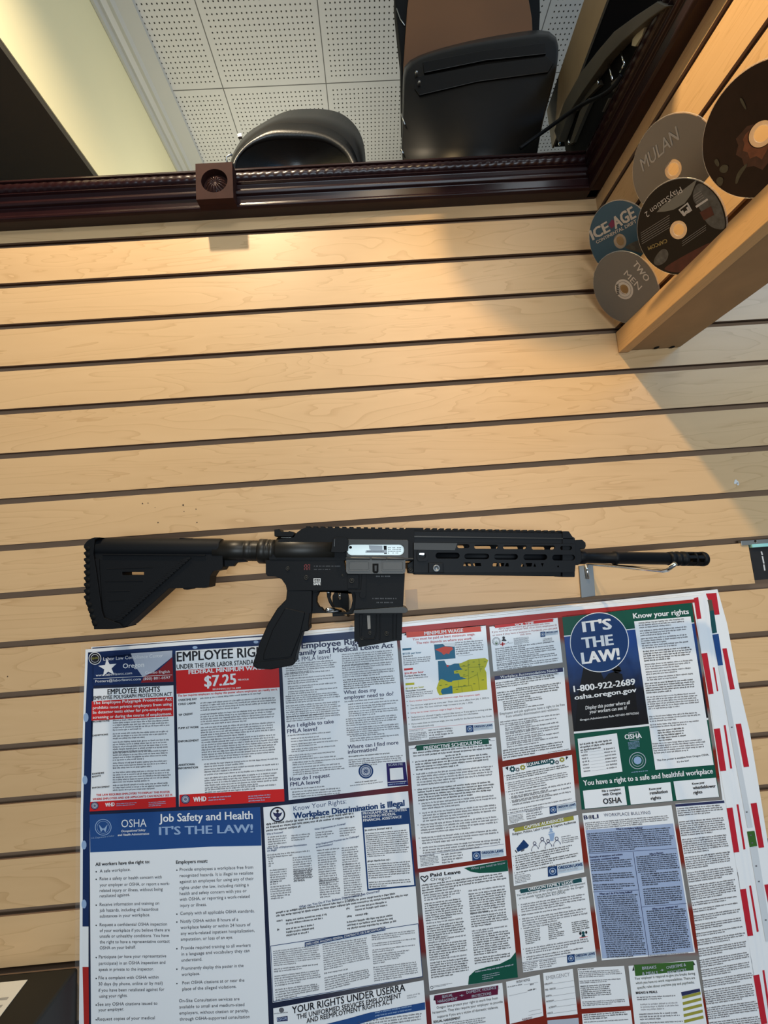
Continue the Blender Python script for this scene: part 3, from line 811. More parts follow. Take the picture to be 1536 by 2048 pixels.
class Panel:
    """printed matter on one sheet, drawn with the points of a zoomed crop"""
    def __init__(s, ox, oy, sc, Y=YP):
        s.c = (ox, oy, sc); s.mb = MB(); s.Y = Y
    def crop(s, ox, oy, sc): s.c = (ox, oy, sc); return s
    def px(s, p): return (s.c[0]+p[0]/s.c[2], s.c[1]+p[1]/s.c[2])
    def at(s, p, lv): return onY(s.px(p), s.Y-0.00022*lv)
    def poly(s, pts, M, lv=2):
        w = [s.at(p, lv) for p in pts]
        if len(w) == 4:
            s.mb.face(w, M)
        else:
            s.mb.raw(w, tessellate_polygon([[Vector((p.x, p.z, 0)) for p in w]]), M)
        return s
    def line(s, p0, p1, th, M, lv=3):
        return s.poly([p0, p1, (p1[0], p1[1]+th), (p0[0], p0[1]+th)], M, lv)
    def frame(s, pts, th, M, lv=3):
        n = len(pts); c = Vector((sum(p[0] for p in pts)/n, sum(p[1] for p in pts)/n)); P_ = [Vector(p) for p in pts]
        for i in range(n):
            a, b = P_[i], P_[(i+1) % n]
            d = (b-a).normalized(); nn = Vector((-d.y, d.x))
            if nn.dot(c-a) < 0: nn = -nn
            s.poly([a, b, b+nn*th, a+nn*th], M, lv)
        return s
    def disk(s, c, r, M, lv=3, r2=None, r_in=None, n=40):
        r2 = r2 or r
        if r_in is None:
            return s.poly([(c[0]+r*math.cos(2*PI*k/n), c[1]+r2*math.sin(2*PI*k/n)) for k in range(n)], M, lv)
        for k in range(n):
            a, b = 2*PI*k/n, 2*PI*(k+1)/n; q = r_in/r
            s.poly([(c[0]+r*math.cos(a), c[1]+r2*math.sin(a)), (c[0]+r*math.cos(b), c[1]+r2*math.sin(b)), (c[0]+q*r*math.cos(b), c[1]+q*r2*math.sin(b)), (c[0]+q*r*math.cos(a), c[1]+q*r2*math.sin(a))], M, lv)
        return s
    def seal(s, c, r, Mo, Mi, lv=3):
        s.disk(c, r, Mo, lv); s.disk(c, r*0.80, Mi, lv+1); s.disk(c, r*0.70, Mo, lv+2); s.disk(c, r*0.60, Mi, lv+3)
        for k in range(9):
            a = 2*PI*k/9; s.poly([(c[0]+r*0.12*math.cos(a-0.6), c[1]+r*0.12*math.sin(a-0.6)), (c[0]+r*0.5*math.cos(a), c[1]+r*0.5*math.sin(a)), (c[0]+r*0.12*math.cos(a+0.6), c[1]+r*0.12*math.sin(a+0.6))], Mo, lv+4)
        return s
    def up(s, p):
        q = s.px(p); w = onY(q, s.Y); r = proj((w.x, w.y, w.z+0.02))
        return (Vector(r)-Vector(q)).normalized()
    def text(s, t, p0, p1, h, M, bold=0.012, lv=4, shear=0.0):
        a, b = Vector(p0), Vector(p1); e = b-a; u = s.up((a+b)/2)*h
        text_map(s.mb, t, lambda i, j: s.at(a+e*i+u*j, lv), M, bold, shear)
        return s
    def row(s, a, e, h, M, lv=3):
        """one line of print too small to read: letter strokes grouped into words"""
        L = e.length; d = e/L; u = s.up(a)*h; x = 0.0; V, Fc = [], []
        while x < L-h*0.5:
            for _ in range(random.choice((2, 3, 3, 4, 5, 6, 7, 8, 9))):
                wd = h*random.uniform(0.34, 0.60)
                if x+wd > L: break
                v = u*random.choice((1.0, 1.0, 1.0, 1.3)); bo = u*random.choice((0, 0, 0, 0, -0.3))
                k = len(V); o = a+d*x
                V += [s.at(q, lv) for q in (o+bo, o+d*wd+bo, o+d*wd+v, o+v)]; Fc.append((k, k+1, k+2, k+3))
                x += wd+h*0.22
            x += h*0.55
        s.mb.raw(V, Fc, M)
    def para(s, p0, p1, n, lh, M=None, h=None, last=0.6, lv=3):
        M = M or GREYI; h = h or lh*0.44
        a, b = Vector(p0), Vector(p1); dn = -s.up(a)*lh
        for i in range(n):
            e = b-a; f = last*random.uniform(0.8, 1.2) if i == n-1 and n > 1 else random.uniform(0.93, 1.0)
            s.row(a, e*f, h, M, lv); a = a+dn; b = b+dn
        return s
    def bullets(s, pts, dx, r, M=None, lv=3):
        for p in pts: s.disk((p[0]-dx, p[1]-r*1.2), r, M or BLACKI, lv, n=8)
        return s
    def fill(s, quad, n, M=None, k=0.42, gaps=(), ind=0.0, lv=3):
        """n lines of small print filling a four-cornered block (TL, TR, BR, BL)"""
        TL, TR, BR, BL = (Vector(p) for p in quad)
        lh = (BL-TL).length/n
        for i in range(n):
            if i in gaps: continue
            t = (i+0.75)/n; a, b = TL.lerp(BL, t), TR.lerp(BR, t)
            f = random.uniform(0.4, 0.75) if (i+1 in gaps or i == n-1) else random.uniform(0.95, 1.0)
            s.row(a.lerp(b, ind), (b-a)*(1-ind)*f, lh*k, M or GREYI, lv)
        return s
    def banner(s, L, R_, h, M, text, t0, t1, th, bold=0.02):
        """ribbon heading with folded black ends"""
        s.poly([L, R_, (R_[0]+8, R_[1]+h), (L[0]+8, L[1]+h)], M, 3)
        s.poly([(L[0]-h*0.35, L[1]+h*0.55), (L[0], L[1]+1), (L[0]+4, L[1]+h*0.6)], BLACKI, 2)
        s.poly([(R_[0]+1, R_[1]+1), (R_[0]+h*0.45, R_[1]+h*0.3), (R_[0]+5, R_[1]+h*0.4)], BLACKI, 2)
        return s.text(text, t0, t1, th, WHITEI, bold, 5)
    def agency(s, p, w, h, sl):
        """pale footer plate with a dark square seal and the words OREGON LAWS"""
        x, y = p
        s.poly([(x, y), (x+w*0.27, y-sl*0.27*w), (x+w*0.28, y+h-sl*0.27*w), (x+w*0.01, y+h)], DKBLUE, 4)
        s.disk((x+w*0.14, y+h*0.5-sl*0.14*w), h*0.36, LTBLUE, 5, r_in=h*0.27, n=20); s.disk((x+w*0.14, y+h*0.5-sl*0.14*w), h*0.16, SILV, 5, n=14)
        s.poly([(x+w*0.29, y-sl*0.29*w), (x+w, y-sl*w), (x+w, y+h*0.8-sl*w), (x+w*0.29, y+h*0.85-sl*0.29*w)], ink('pale_plate_ink', (0.55, 0.64, 0.72)), 3)
        s.text('OREGON LAWS', (x+w*0.31, y+h*0.40-sl*0.31*w), (x+w*0.98, y+h*0.40-sl*0.98*w), h*0.30, DKBLUE, 0.03, 5)
        s.para((x+w*0.31, y+h*0.66-sl*0.31*w), (x+w*0.9, y+h*0.66-sl*0.9*w), 1, h*0.2, SILV, h*0.13, 1, 5)
        return s
    def done(s, parent, label, name='notice_panel'):
        o = s.mb.build(name, parent); o['label'] = label
        return o

def sheet(name, pts, Y, M, label, th=0.0006, cat='poster'):
    w = [onY(p, Y) for p in pts]
    b = MB(); b.prism([[(p.x, p.z) for p in w]], Y, Y+th, M)
    return tag(b.build(name), label, cat)
N_ = zc(1330, 1170, 2.335)
FRONT_R = [(1411, 1238), (1433, 1388), (1457, 1542), (1481, 1703), (1506, 1872), (1534, 2047), (1546, 2140)]
FRONT_L = [(156, 2140), (158, 2048), (159, 1930), (161, 1630), (166, 1450), (171, 1299)]
FRONT_T = [(347, 1285), (604, 1269), (710, 1258), (806, 1248), (1010, 1229), (1110, 1217), (1406, 1190)]
# the two sheets behind
R3 = [N_(*p) for p in ((245, 20), (290, 180), (345, 470), (395, 680), (440, 950), (480, 1200))]+[(1552, 1780), (1585, 2000), (1605, 2140)]
s3 = sheet('poster', [(300, 1292), (806, 1244), (1110, 1213)]+R3+[(300, 2140)], -0.0030, PAPER, 'rearmost laminated poster showing red blocks down its far right edge')
R2 = [N_(*p) for p in ((190, 36), (205, 100), (250, 500), (312, 860), (375, 1235), (437, 1625), (470, 1830))]+[(1548, 2048), (1562, 2140)]
s2 = sheet('poster', [(182.7, 1294), (520, 1268.5), (806, 1246), (1110, 1215)]+R2+[(170, 2140), (176, 2000)], -0.0055, PAPER, 'middle laminated poster of the stack, only a narrow edge with red slivers showing')
p = Panel(1330, 1170, 2.335, -0.0031)
for q in (((190, 40), (240, 37), (255, 137), (233, 140)), ((268, 297), (288, 295), (326, 486), (304, 489)), ((330, 650), (355, 647), (393, 848), (368, 851)), ((400, 1021), (428, 1017), (463, 1225), (438, 1228)), ((464, 1400), (500, 1396), (532, 1600), (506, 1604))):
    p.poly(q, ink('flag_red_ink', (0.50, 0.020, 0.035)), 1)
p.poly(((196, 70), (218, 68), (228, 118), (205, 122)), ink('brown_ink', (0.10, 0.085, 0.06)), 2)
p.poly(((203, 122), (228, 118), (243, 222), (222, 226)), DGREEN, 2)
p.poly(((222, 232), (250, 228), (271, 373), (248, 377)), BLUEI, 2)
p.poly(((248, 380), (271, 376), (410, 1130), (385, 1134)), ink('pale_page_ink', (0.62, 0.65, 0.68)), 2)
p.poly(((383, 1152), (418, 1148), (431, 1218), (396, 1225)), GRASS, 2)
p.poly(((396, 1228), (431, 1221), (500, 1660), (470, 1665)), ink('pale_page_ink', (0.62, 0.65, 0.68)), 2)
for y in range(590, 1700, 36):
    x = 283+(y-590)*0.176
    if random.random() < 0.6: continue
    p.poly(((x+12, y), (x+20, y-1), (x+21, y+5), (x+13, y+6)), GREYI, 3)
p.done(s3, 'edge of the print with red, green and navy blocks')
p = Panel(1330, 1170, 2.335, -0.0056)
for q in (((224, 385), (232, 385), (249, 494), (243, 497)), ((274, 655), (283, 654), (314, 856), (305, 858)), ((334, 1025), (343, 1024), (376, 1233), (367, 1236)), ((393, 1405), (402, 1403), (438, 1618), (429, 1621)), ((455, 1800), (464, 1798), (500, 2040), (490, 2044))):
    p.poly(q, ink('flag_red_ink', (0.50, 0.020, 0.035)), 1)
p.crop(160, 1270, 3.746).poly(((92, 95), (1370, 3), (1370, 18), (92, 106)), NAVY, 1)
p.done(s2, 'edge of the print with thin red slivers', 'border_stripes')

front = sheet('poster', FRONT_L+FRONT_T+FRONT_R, YP, PAPER, 'front laminated labor law poster crowded with notices, flag border', 0.0008)
# clear film standing proud of the paper at the top and left
FILM = mat('clear_film', (0.85, 0.87, 0.88), 0.10, 0, 0.5, 0.6)
FILM.node_tree.nodes['Principled BSDF'].inputs['Alpha'].default_value = 0.05
b = MB()
fo = [(x-9, y-2) for x, y in FRONT_L]+[(160, 1288)]+[(x, y-11) for x, y in FRONT_T]+[(1416, 1180)]
fi = FRONT_L+[(171, 1299)]+FRONT_T+[(1406, 1190)]
fo = [onY(q, YP+0.0003) for q in fo]; fi = [onY(q, YP+0.0003) for q in fi]
b.loft([fo, fi], FILM, closed=False, caps=False, smooth=False)
b.build('laminate_margin', front)['label'] = 'clear film edge'
# ground of the print
p = Panel(0, 0, 1.0)
p.poly([(176, 1305), (347, 1292), (560, 1277), (806, 1255), (1110, 1225), (1384, 1199), (1400, 1290), (1432, 1500), (1445, 1600), (1470, 1750), (1498, 1930), (1520, 2060), (1530, 2140), (170, 2140), (168, 1950), (166, 1630), (170, 1450)], FLAG, 1)
p.poly([(176, 1305), (500, 1281), (720, 1262), (795, 1256), (795, 1270), (360, 1308), (176, 1318)], NAVY, 2)
p.poly([(795, 1255), (1110, 1224.5), (1394, 1198), (1396, 1204), (1130, 1234), (984, 1250), (800, 1272)], ink('flag_red_ink2', (0.42, 0.026, 0.022)), 2)
p.poly([(176, 1305), (188, 1304), (186, 1440), (180, 1630), (177, 1853), (165, 1853), (166, 1630), (170, 1450)], NAVY, 2)
p.poly([(165, 1853), (177, 1853), (177, 1934), (165, 1934)], WHITEI, 3)
p.poly([(165, 1934), (177, 1934), (179, 2140), (170, 2140)], ink('flag_red_ink2', (0.42, 0.026, 0.022)), 3)
for (x, y) in ((172, 1435), (170, 1560), (168, 1690), (168, 1808), (390, 1295), (512, 1284)):
    p.disk((x, y), 5, LTBLUE, 3, 9 if x < 300 else 3, n=14)
p.crop(1330, 1170, 2.335)
for q in (((135, 62), (155, 56), (170, 157), (150, 160)), ((170, 320), (197, 317), (227, 508), (204, 511)), ((228, 672), (256, 669), (286, 867), (258, 870)), ((288, 1042), (315, 1039), (347, 1247), (321, 1250)), ((350, 1422), (378, 1418), (412, 1637), (386, 1640)), ((412, 1824), (440, 1819), (478, 2048), (450, 2052))):
    p.poly(q, ink('flag_red_ink', (0.50, 0.020, 0.035)), 3)
p.poly(((142, 160), (150, 160), (170, 320), (204, 511), (228, 672), (258, 870), (288, 1042), (321, 1250), (350, 1422), (386, 1640), (412, 1824), (450, 2052), (500, 2052), (478, 2048), (440, 1819), (378, 1418), (315, 1039), (256, 669), (197, 317), (170, 157)), PAPER, 2)
p.done(front, 'flag patterned border and ground', 'printed_ground')

# --- left block of notices
p = Panel(160, 1270, 3.746)
p.poly(((90, 130), (695, 112), (700, 352), (88, 380)), NAVY)
p.poly(((380, 138), (692, 116), (690, 165), (560, 270), (470, 315), (425, 250)), SILV, 3).poly(((692, 168), (700, 350), (455, 358), (478, 312), (590, 262)), ink('flag_red_ink3', (0.25, 0.015, 0.02)), 3)
st = []
for k in range(10):
    r, a = (72 if k % 2 == 0 else 29), -PI/2-0.12+PI*k/5
    st.append((208+r*math.cos(a), 245+r*math.sin(a)))
p.poly(st, WHITEI, 3)
p.disk((112, 175), 47, WHITEI, 5).disk((112, 175), 42, BLACKI, 6).disk((112, 175), 31, WHITEI, 7).disk((112, 175), 28, BLACKI, 8).text('LLCC', (90, 182), (136, 178), 15, OLIVE2, 0.02, 9)
p.text('Labor Law Compliance Center', (175, 192), (622, 165), 25, WHITEI, 0.0, 5).text('Oregon', (322, 250), (480, 238), 36, WHITEI, 0.012, 5).text('www.laborlawcc.com', (118, 311), (390, 293), 19, WHITEI, 0.0, 5)
p.line((100, 327), (690, 297), 3, WHITEI, 5).text('Posters@laborlawcc.com', (115, 356), (455, 338), 19, WHITEI, 0.0, 5).text('Combo English', (488, 292), (672, 283), 20, WHITEI, 0.0, 5).text('(800) 801-0597', (475, 338), (676, 328), 20, WHITEI, 0.0, 5)
p.done(front, 'navy header with a white star, seal and contact lines')

p = Panel(160, 1270, 3.746)
p.poly(((88, 403), (700, 377), (718, 1290), (72, 1322)), PAPER)
p.text('EMPLOYEE RIGHTS', (207, 445), (598, 425), 40, BLACKI, 0.016).text('EMPLOYEE POLYGRAPH PROTECTION ACT', (102, 486), (688, 455), 27, BLACKI, 0.016)
p.poly(((88, 496), (697, 463), (700, 607), (86, 642)), RED_, 3)
for t, y0, y1 in (('The Employee Polygraph Protection Act', 520, 490), ('prohibits most private employers from using', 557, 527), ('lie detector tests either for pre-employment', 591, 562), ('screening or during the course of employment.', 628, 599)):
    p.text(t, (97, y0), (687, y1), 22, WHITEI, 0.014, 5)
for t, x1, y0 in (('PROHIBITIONS', 220, 657), ('EXEMPTIONS', 210, 760), ('EXAMINEE', 180, 1047), ('RIGHTS', 155, 1069), ('ENFORCEMENT', 222, 1151)):
    p.text(t, (91, y0), (x1, y0-10), 12, BLACKI, 0.02)
for y, n in ((645, 5), (745, 3), (808, 5), (888, 4), (966, 3), (1036, 5), (1132, 3)):
    p.para((246, y), (680, y-20), n, 18)
p.text('THE LAW REQUIRES EMPLOYERS TO DISPLAY THIS POSTER', (122, 1207), (672, 1182), 15, RED_, 0.018).text('WHERE EMPLOYEES AND JOB APPLICANTS CAN READILY SEE IT.', (95, 1238), (695, 1206), 15, RED_, 0.018)
p.poly(((76, 1251), (716, 1212), (718, 1290), (72, 1322)), RED_, 3).seal((110, 1279), 29, INDIGO, SILV, 4).text('WHD', (190, 1287), (258, 1281), 28, WHITEI, 0.03, 5)
p.para((272, 1268), (425, 1258), 2, 14, PALEB, 5, 0.8, 5).para((515, 1258), (650, 1250), 3, 13, PALEB, 5, 0.8, 5)
p.done(front, 'polygraph protection notice with a red box of white text')

p = Panel(160, 1270, 3.746)
p.poly(((716, 120), (1482, 72), (1531, 1245), (742, 1287)), PAPER)
p.text('EMPLOYEE RIGHTS', (727, 199), (1478, 152), 72, BLACKI, 0.016).text('UNDER THE FAIR LABOR STANDARDS ACT', (725, 256), (1455, 209), 35, BLACKI, 0.014)
p.poly(((718, 266), (1488, 220), (1496, 392), (724, 441)), RED_, 3)
p.text('FEDERAL MINIMUM WAGE', (815, 293), (1385, 256), 30, WHITEI, 0.025, 5).text('$7.25', (935, 388), (1168, 369), 82, WHITEI, 0.02, 5).text('PER HOUR', (1185, 343), (1265, 338), 13, WHITEI, 0.01, 5).text('BEGINNING JULY 24, 2009', (995, 414), (1205, 401), 13, WHITEI, 0.01, 5)
p.text('The law requires employers to display this poster where employees can readily see it.', (733, 463), (1480, 414), 16, RED_, 0.014)
for t, x1, y0 in (('OVERTIME PAY', 875, 496), ('CHILD LABOR', 867, 526), ('TIP CREDIT', 845, 607), ('PUMP AT WORK', 890, 706), ('ENFORCEMENT', 890, 805), ('ADDITIONAL', 862, 983), ('INFORMATION', 883, 1007)):
    p.text(t, (737, y0), (x1, y0-9), 15, BLACKI, 0.02)
for y, n, x0 in ((480, 1, 900), (515, 4, 902), (600, 5, 903), (700, 5, 905), (793, 9, 910), (973, 2, 930), (1013, 2, 930), (1052, 1, 932), (1078, 5, 934), (1166, 2, 936)):
    p.para((x0, y), (1400 if y == 480 else 1478+(y-480)*0.03, y-43), n, 18.3)
p.poly(((745, 1197), (1529, 1153), (1532, 1247), (743, 1287)), RED_, 3).seal((790, 1231), 34, INDIGO, SILV, 4).text('WHD', (850, 1250), (945, 1244), 36, WHITEI, 0.03, 5)
p.para((962, 1222), (1140, 1211), 2, 20, PALEB, 7, 0.8, 5).para((1262, 1212), (1430, 1200), 3, 18, PALEB, 7, 0.8, 5)
p.done(front, 'minimum wage notice with a red band reading $7.25')

p = Panel(540, 1240, 5.12)
p.poly(((112, 240), (1296, 165), (1415, 1695), (192, 1845)), PAPER)
p.text('Employee Rights', (325, 292), (1010, 238), 60, INDIGO, 0.02).text('Family and Medical Leave Act', (268, 366), (1262, 281), 52, INDIGO, 0.02).text('is FMLA leave?', (272, 428), (627, 394), 46, INDIGO, 0.004)
for t, a, c in (('What does my', (757, 762), (1088, 733)), ('employer need to do?', (762, 814), (1265, 771)), ('Am I eligible to take', (175, 1105), (652, 1056)), ('FMLA leave?', (177, 1160), (484, 1131)), ('Where can I find more', (797, 1320), (1315, 1271)), ('information?', (800, 1370), (1100, 1339)), ('How do I request', (205, 1650), (612, 1607)), ('FMLA leave?', (208, 1705), (517, 1671))):
    p.text(t, a, c, 40, INDIGO, 0.009)
for x, y, w_, n in ((160, 460, 530, 5), (150, 562, 490, 2), (182, 608, 500, 1), (182, 636, 500, 2), (184, 690, 500, 2), (186, 742, 520, 2), (160, 790, 560, 4), (162, 888, 560, 6), (166, 1000, 560, 3), (182, 1190, 440, 1), (215, 1222, 300, 1), (216, 1250, 430, 1), (218, 1280, 510, 2), (220, 1332, 450, 2), (190, 1395, 490, 2), (192, 1440, 520, 1), (230, 1468, 540, 2), (232, 1518, 520, 1), (234, 1546, 530, 3), (212, 1738, 350, 1), (228, 1768, 500, 1), (230, 1794, 520, 1), (232, 1818, 520, 1)):
    p.para((x, y), (x+w_, y-w_*0.085), n, 22)
for x, y, w_, n in ((735, 360, 540, 6), (738, 478, 520, 3), (742, 548, 550, 3), (748, 622, 550, 5), (765, 842, 420, 1), (800, 870, 520, 1), (802, 896, 520, 2), (804, 946, 520, 3), (778, 1022, 540, 4), (783, 1115, 545, 4), (818, 1198, 370, 1), (820, 1224, 510, 2), (805, 1404, 440, 1), (805, 1440, 560, 4)):
    p.para((x, y), (x+w_, y-w_*0.085), n, 22, BLACKI if y in (622, 1404) else None)
p.seal((982, 1548), 76, DKBLUE, SILV, 3).para((870, 1670), (1105, 1645), 1, 20, BLACKI, 9).para((820, 1702), (1160, 1660), 1, 18, GREYI, 8)
p.poly(((1190, 1466), (1385, 1455), (1415, 1690), (1205, 1705)), PURPLE, 3).text('SCAN ME', (1212, 1497), (1360, 1486), 24, SILV, 0.01, 5).poly(((1225, 1520), (1358, 1510), (1368, 1630), (1232, 1640)), WHITEI, 4).line((1205, 1662), (1396, 1647), 5, WHITEI, 4)
p.para((1215, 1690), (1390, 1674), 1, 14, LTBLUE, 9, 1, 5)
p.done(front, 'white family and medical leave notice in dark indigo type')

# --- state notices
p = Panel(790, 1220, 6.982)
p.poly(((62, 322), (1265, 205), (1400, 1710), (190, 1840)), PAPER)
p.banner((155, 312), (1195, 226), 74, ORANGE_, 'MINIMUM WAGE', (412, 352), (952, 306), 50)
p.text('You must be paid at least minimum wage.', (248, 426), (1120, 351), 34, RED_, 0.006).text('The rate depends on where you work.', (300, 478), (1080, 411), 34, RED_, 0.006)
p.poly(((103, 537), (228, 527), (230, 554), (105, 566)), TEAL_, 3).text('$15.05 per hour', (108, 625), (368, 602), 25, TEAL_, 0.02).text('Standard', (112, 661), (245, 648), 20, BLACKI, 0.02).para((115, 692), (505, 658), 4, 27)
p.poly(((125, 817), (250, 808), (250, 834), (127, 846)), RED_, 3).text('$16.30 per hour', (135, 899), (400, 875), 27, RED_, 0.02).text('Portland Metro Area', (137, 936), (430, 910), 22, BLACKI, 0.02).para((150, 965), (465, 937), 1, 27)
p.poly(((145, 1023), (270, 1014), (270, 1044), (147, 1053)), OLIVE_, 3).text('$14.05 per hour', (150, 1108), (405, 1082), 24, OLIVE_, 0.02).text('Nonurban Counties', (152, 1142), (425, 1116), 20, BLACKI, 0.02).para((152, 1172), (550, 1136), 3, 27)
p.poly(((545, 482), (830, 460), (845, 675), (567, 697)), TEAL_, 3).poly(((668, 473), (829, 461), (831, 515), (760, 507), (700, 505)), WHITEI, 4).poly(((560, 553), (650, 522), (700, 508), (740, 516), (795, 518), (812, 545), (770, 580), (755, 615), (715, 605), (680, 628), (645, 592)), ORANGE_, 5)
p.para((840, 466), (1240, 430), 6, 31).line((875, 640), (1090, 622), 3, GREYI)
p.poly(((600, 712), (690, 706), (720, 765), (770, 772), (830, 748), (900, 745), (930, 738), (1040, 690), (1258, 670), (1302, 700), (1270, 790), (1252, 822), (1276, 872), (1289, 1110), (620, 1190), (592, 1140), (580, 1092), (612, 1000), (608, 850)), OLIVE_, 3)
p.poly(((600, 712), (690, 706), (720, 765), (770, 772), (830, 748), (895, 748), (905, 795), (945, 832), (822, 848), (826, 890), (892, 885), (912, 932), (1005, 960), (805, 988), (790, 1005), (740, 1002), (680, 972), (640, 965), (611, 992), (606, 850)), TEAL_, 4)
p.poly(((655, 1103), (745, 1080), (775, 1056), (800, 1060), (806, 1166), (662, 1180), (640, 1140)), TEAL_, 4).poly(((712, 770), (760, 772), (735, 800)), RED_, 5)
for a, c in (((1020, 700), (1030, 1060)), ((1170, 682), (1190, 860)), ((1150, 870), (1180, 1115)), ((880, 985), (890, 1080)), ((1010, 965), (1150, 900)), ((810, 1080), (1070, 1050)), ((930, 1075), (940, 1150)), ((1070, 1060), (1080, 1135)), ((1020, 800), (1240, 790)), ((900, 790), (1020, 780)), ((925, 935), (1020, 915)), ((880, 1075), (1010, 1060))):
    v = abs(a[0]-c[0]) < abs(a[1]-c[1])
    p.poly((a, (a[0]+3, a[1]) if v else (a[0], a[1]+3), (c[0]+3, c[1]) if v else (c[0], c[1]+3), c), GRASS, 5)
for x, y in ((1085, 725), (1240, 722), (1015, 765), (1160, 762), (1185, 822), (975, 838), (1070, 862), (950, 905), (1210, 975), (955, 1050), (1090, 1028), (850, 1105), (850, 862), (700, 1042), (620, 1050), (945, 775)):
    p.poly(((x, y), (x+32, y-3), (x+32, y+3), (x, y+6)), GRASS, 5)
for t, a, c, M in (('Every worker must be paid at least minimum wage. Few exceptions apply.', (205, 1285), (1190, 1188), RED_), ('The minimum wage goes up every year. These rates are in effect from July 1, 2025 to', (215, 1345), (1315, 1235), BLACKI), ('June 30, 2026. The next minimum wage increase is on July 1, 2026.', (217, 1385), (1090, 1300), BLACKI), ('Using tips to cover minimum wage is illegal in Oregon.', (220, 1447), (950, 1374), RED_), ('Deductions are allowed if legally required (like taxes) or if you agree in writing and the', (225, 1510), (1350, 1395), BLACKI), ('deduction is for your benefit. Your paycheck must show this information.', (230, 1545), (1165, 1450), BLACKI), ('If you make close to minimum wage, you may qualify for the Earned Income Tax Credit.', (232, 1602), (1360, 1487), BLACKI), ('Visit eitcoutreach.org', (240, 1645), (540, 1614), BLACKI)):
    p.text(t, a, c, 22, M, 0.0)
p.bullets([(205, 1285), (215, 1345), (220, 1447), (225, 1510), (232, 1602)], 36, 6)
p.line((190, 1670), (1385, 1556), 3, RED_).text('CONTACT US', (195, 1702), (395, 1683), 22, GREYI, -0.005).para((200, 1732), (455, 1708), 5, 22).para((470, 1688), (820, 1655), 4, 36).agency((992, 1614), 375, 98, 0.085)
p.done(front, 'minimum wage notice with a teal and yellow-green state map')

p = Panel(970, 1220, 6.826)
p.poly(((60, 230), (990, 98), (1060, 715), (115, 840)), PAPER)
p.banner((130, 207), (925, 118), 40, RED_, 'SICK TIME', (412, 220), (668, 186), 32)
for t, a, c in (('All Oregon workers get protected sick time.', (185, 270), (890, 190)), ('If you work for an employer with 10 or more employees (6', (98, 313), (980, 213)), ('or more if they have a location in Portland), you get paid', (105, 358), (985, 256)), ('sick time.', (483, 347), (635, 329))):
    p.text(t, a, c, 24, ink('dusky_red_ink', (0.36, 0.05, 0.06)), 0.004)
p.disk((155, 428), 55, BLACKI, 3, r_in=50).disk((155, 428), 42, BLACKI, 3, r_in=38).poly(((130, 415), (150, 460), (155, 405), (160, 460), (182, 415), (165, 470), (145, 470)), GRASS, 4)
p.disk((255, 378), 18, BLACKI, 4).poly(((225, 425), (245, 395), (268, 395), (295, 412), (285, 425)), BLACKI, 4).poly(((232, 440), (248, 438), (250, 492), (236, 494)), RED_, 5).poly(((206, 462), (272, 455), (273, 470), (208, 477)), RED_, 5)
p.line((275, 462), (300, 460), 4, GREYI).line((330, 452), (380, 446), 4, GREYI).poly(((300, 458), (318, 430), (332, 465), (318, 445)), GREYI, 3)
p.para((390, 392), (600, 372), 7, 14).para((790, 400), (920, 385), 4, 17).agency((755, 300), 245, 70, 0.1)
for y, n in ((540, 2), (592, 4), (698, 3), (772, 3)):
    p.para((140+(y-540)*0.1, y), (990+(y-540)*0.14, y-110), n, 28)
p.done(front, 'small white sick time notice under a red ribbon')

p = Panel(970, 1220, 6.826)
p.poly(((130, 905), (1075, 785), (1170, 1910), (240, 2060)), PAPER)
p.poly(((130, 905), (1063, 786), (1068, 842), (133, 956)), INDIGO, 3).text('Workplace Accommodations Notice', (212, 936), (990, 836), 38, WHITEI, 0.006, 5)
p.para((410, 950), (1045, 868), 1, 30, BLACKI).para((150, 1008), (1000, 892), 3, 30, BLACKI).para((425, 1082), (1050, 1000), 1, 30, BLACKI).para((168, 1142), (1045, 1025), 4, 32, BLACKI)
for k, w_ in enumerate((540, 570, 320, 330, 540)):
    p.para((243+k*5, 1262+k*27), (243+k*5+w_, 1262+k*27-w_*0.135), 1, 28, BLACKI)
p.text('Employees and job applicants have a right to be free', (205, 1436), (1090, 1304), 34, BLACKI, -0.004).text('from unlawful discrimination and retaliation.', (288, 1472), (1015, 1364), 34, BLACKI, -0.004)
p.para((207, 1540), (1050, 1424), 2, 32)
for y, n in ((1592, 2), (1650, 2), (1702, 3), (1792, 2), (1848, 2)):
    p.para((272+(y-1592)*0.1, y), (1000+(y-1592)*0.15, y-112), n, 32)
p.para((245, 1930), (1105, 1800), 4, 32, BLACKI).para((860, 1950), (1155, 1900), 1, 20)
p.done(front, 'workplace accommodations notice with an indigo heading bar')

p = Panel(1110, 1190, 4.389)
F_ = lambda x, y: ((1120+x/4.267-1110)*4.389, (1440+y/4.267-1190)*4.389)
p.poly(((62, 185), (1200, 68), F_(1360, 655), F_(185, 765)), GREEN_)
p.poly(((80, 365), (1225, 250), (1345, 1078), (165, 1200)), PHOTO, 3).line((78, 358), (1222, 240), 9, WHITEI, 4).line((165, 1200), (1345, 1078), 18, WHITEI, 4)
SIL = ink('silhouette_ink', (0.010, 0.009, 0.010))
p.poly(((250, 640), (385, 640), (430, 740), (470, 690), (530, 670), (590, 695), (600, 760), (700, 790), (735, 1130), (180, 1190), (200, 900)), SIL, 4).disk((545, 655), 33, SIL, 4).poly(((500, 650), (585, 660), (580, 672), (500, 665)), SIL, 4)
p.disk((390, 415), 259, WHITEI, 5, 263, n=64).disk((390, 415), 252, DKBLUE, 6, 256, n=64)
p.text("IT'S", (252, 325), (495, 297), 92, WHITEI, 0.028, 8).text('THE', (247, 466), (510, 436), 92, WHITEI, 0.03, 8).text('LAW!', (243, 606), (568, 562), 100, WHITEI, 0.03, 8)
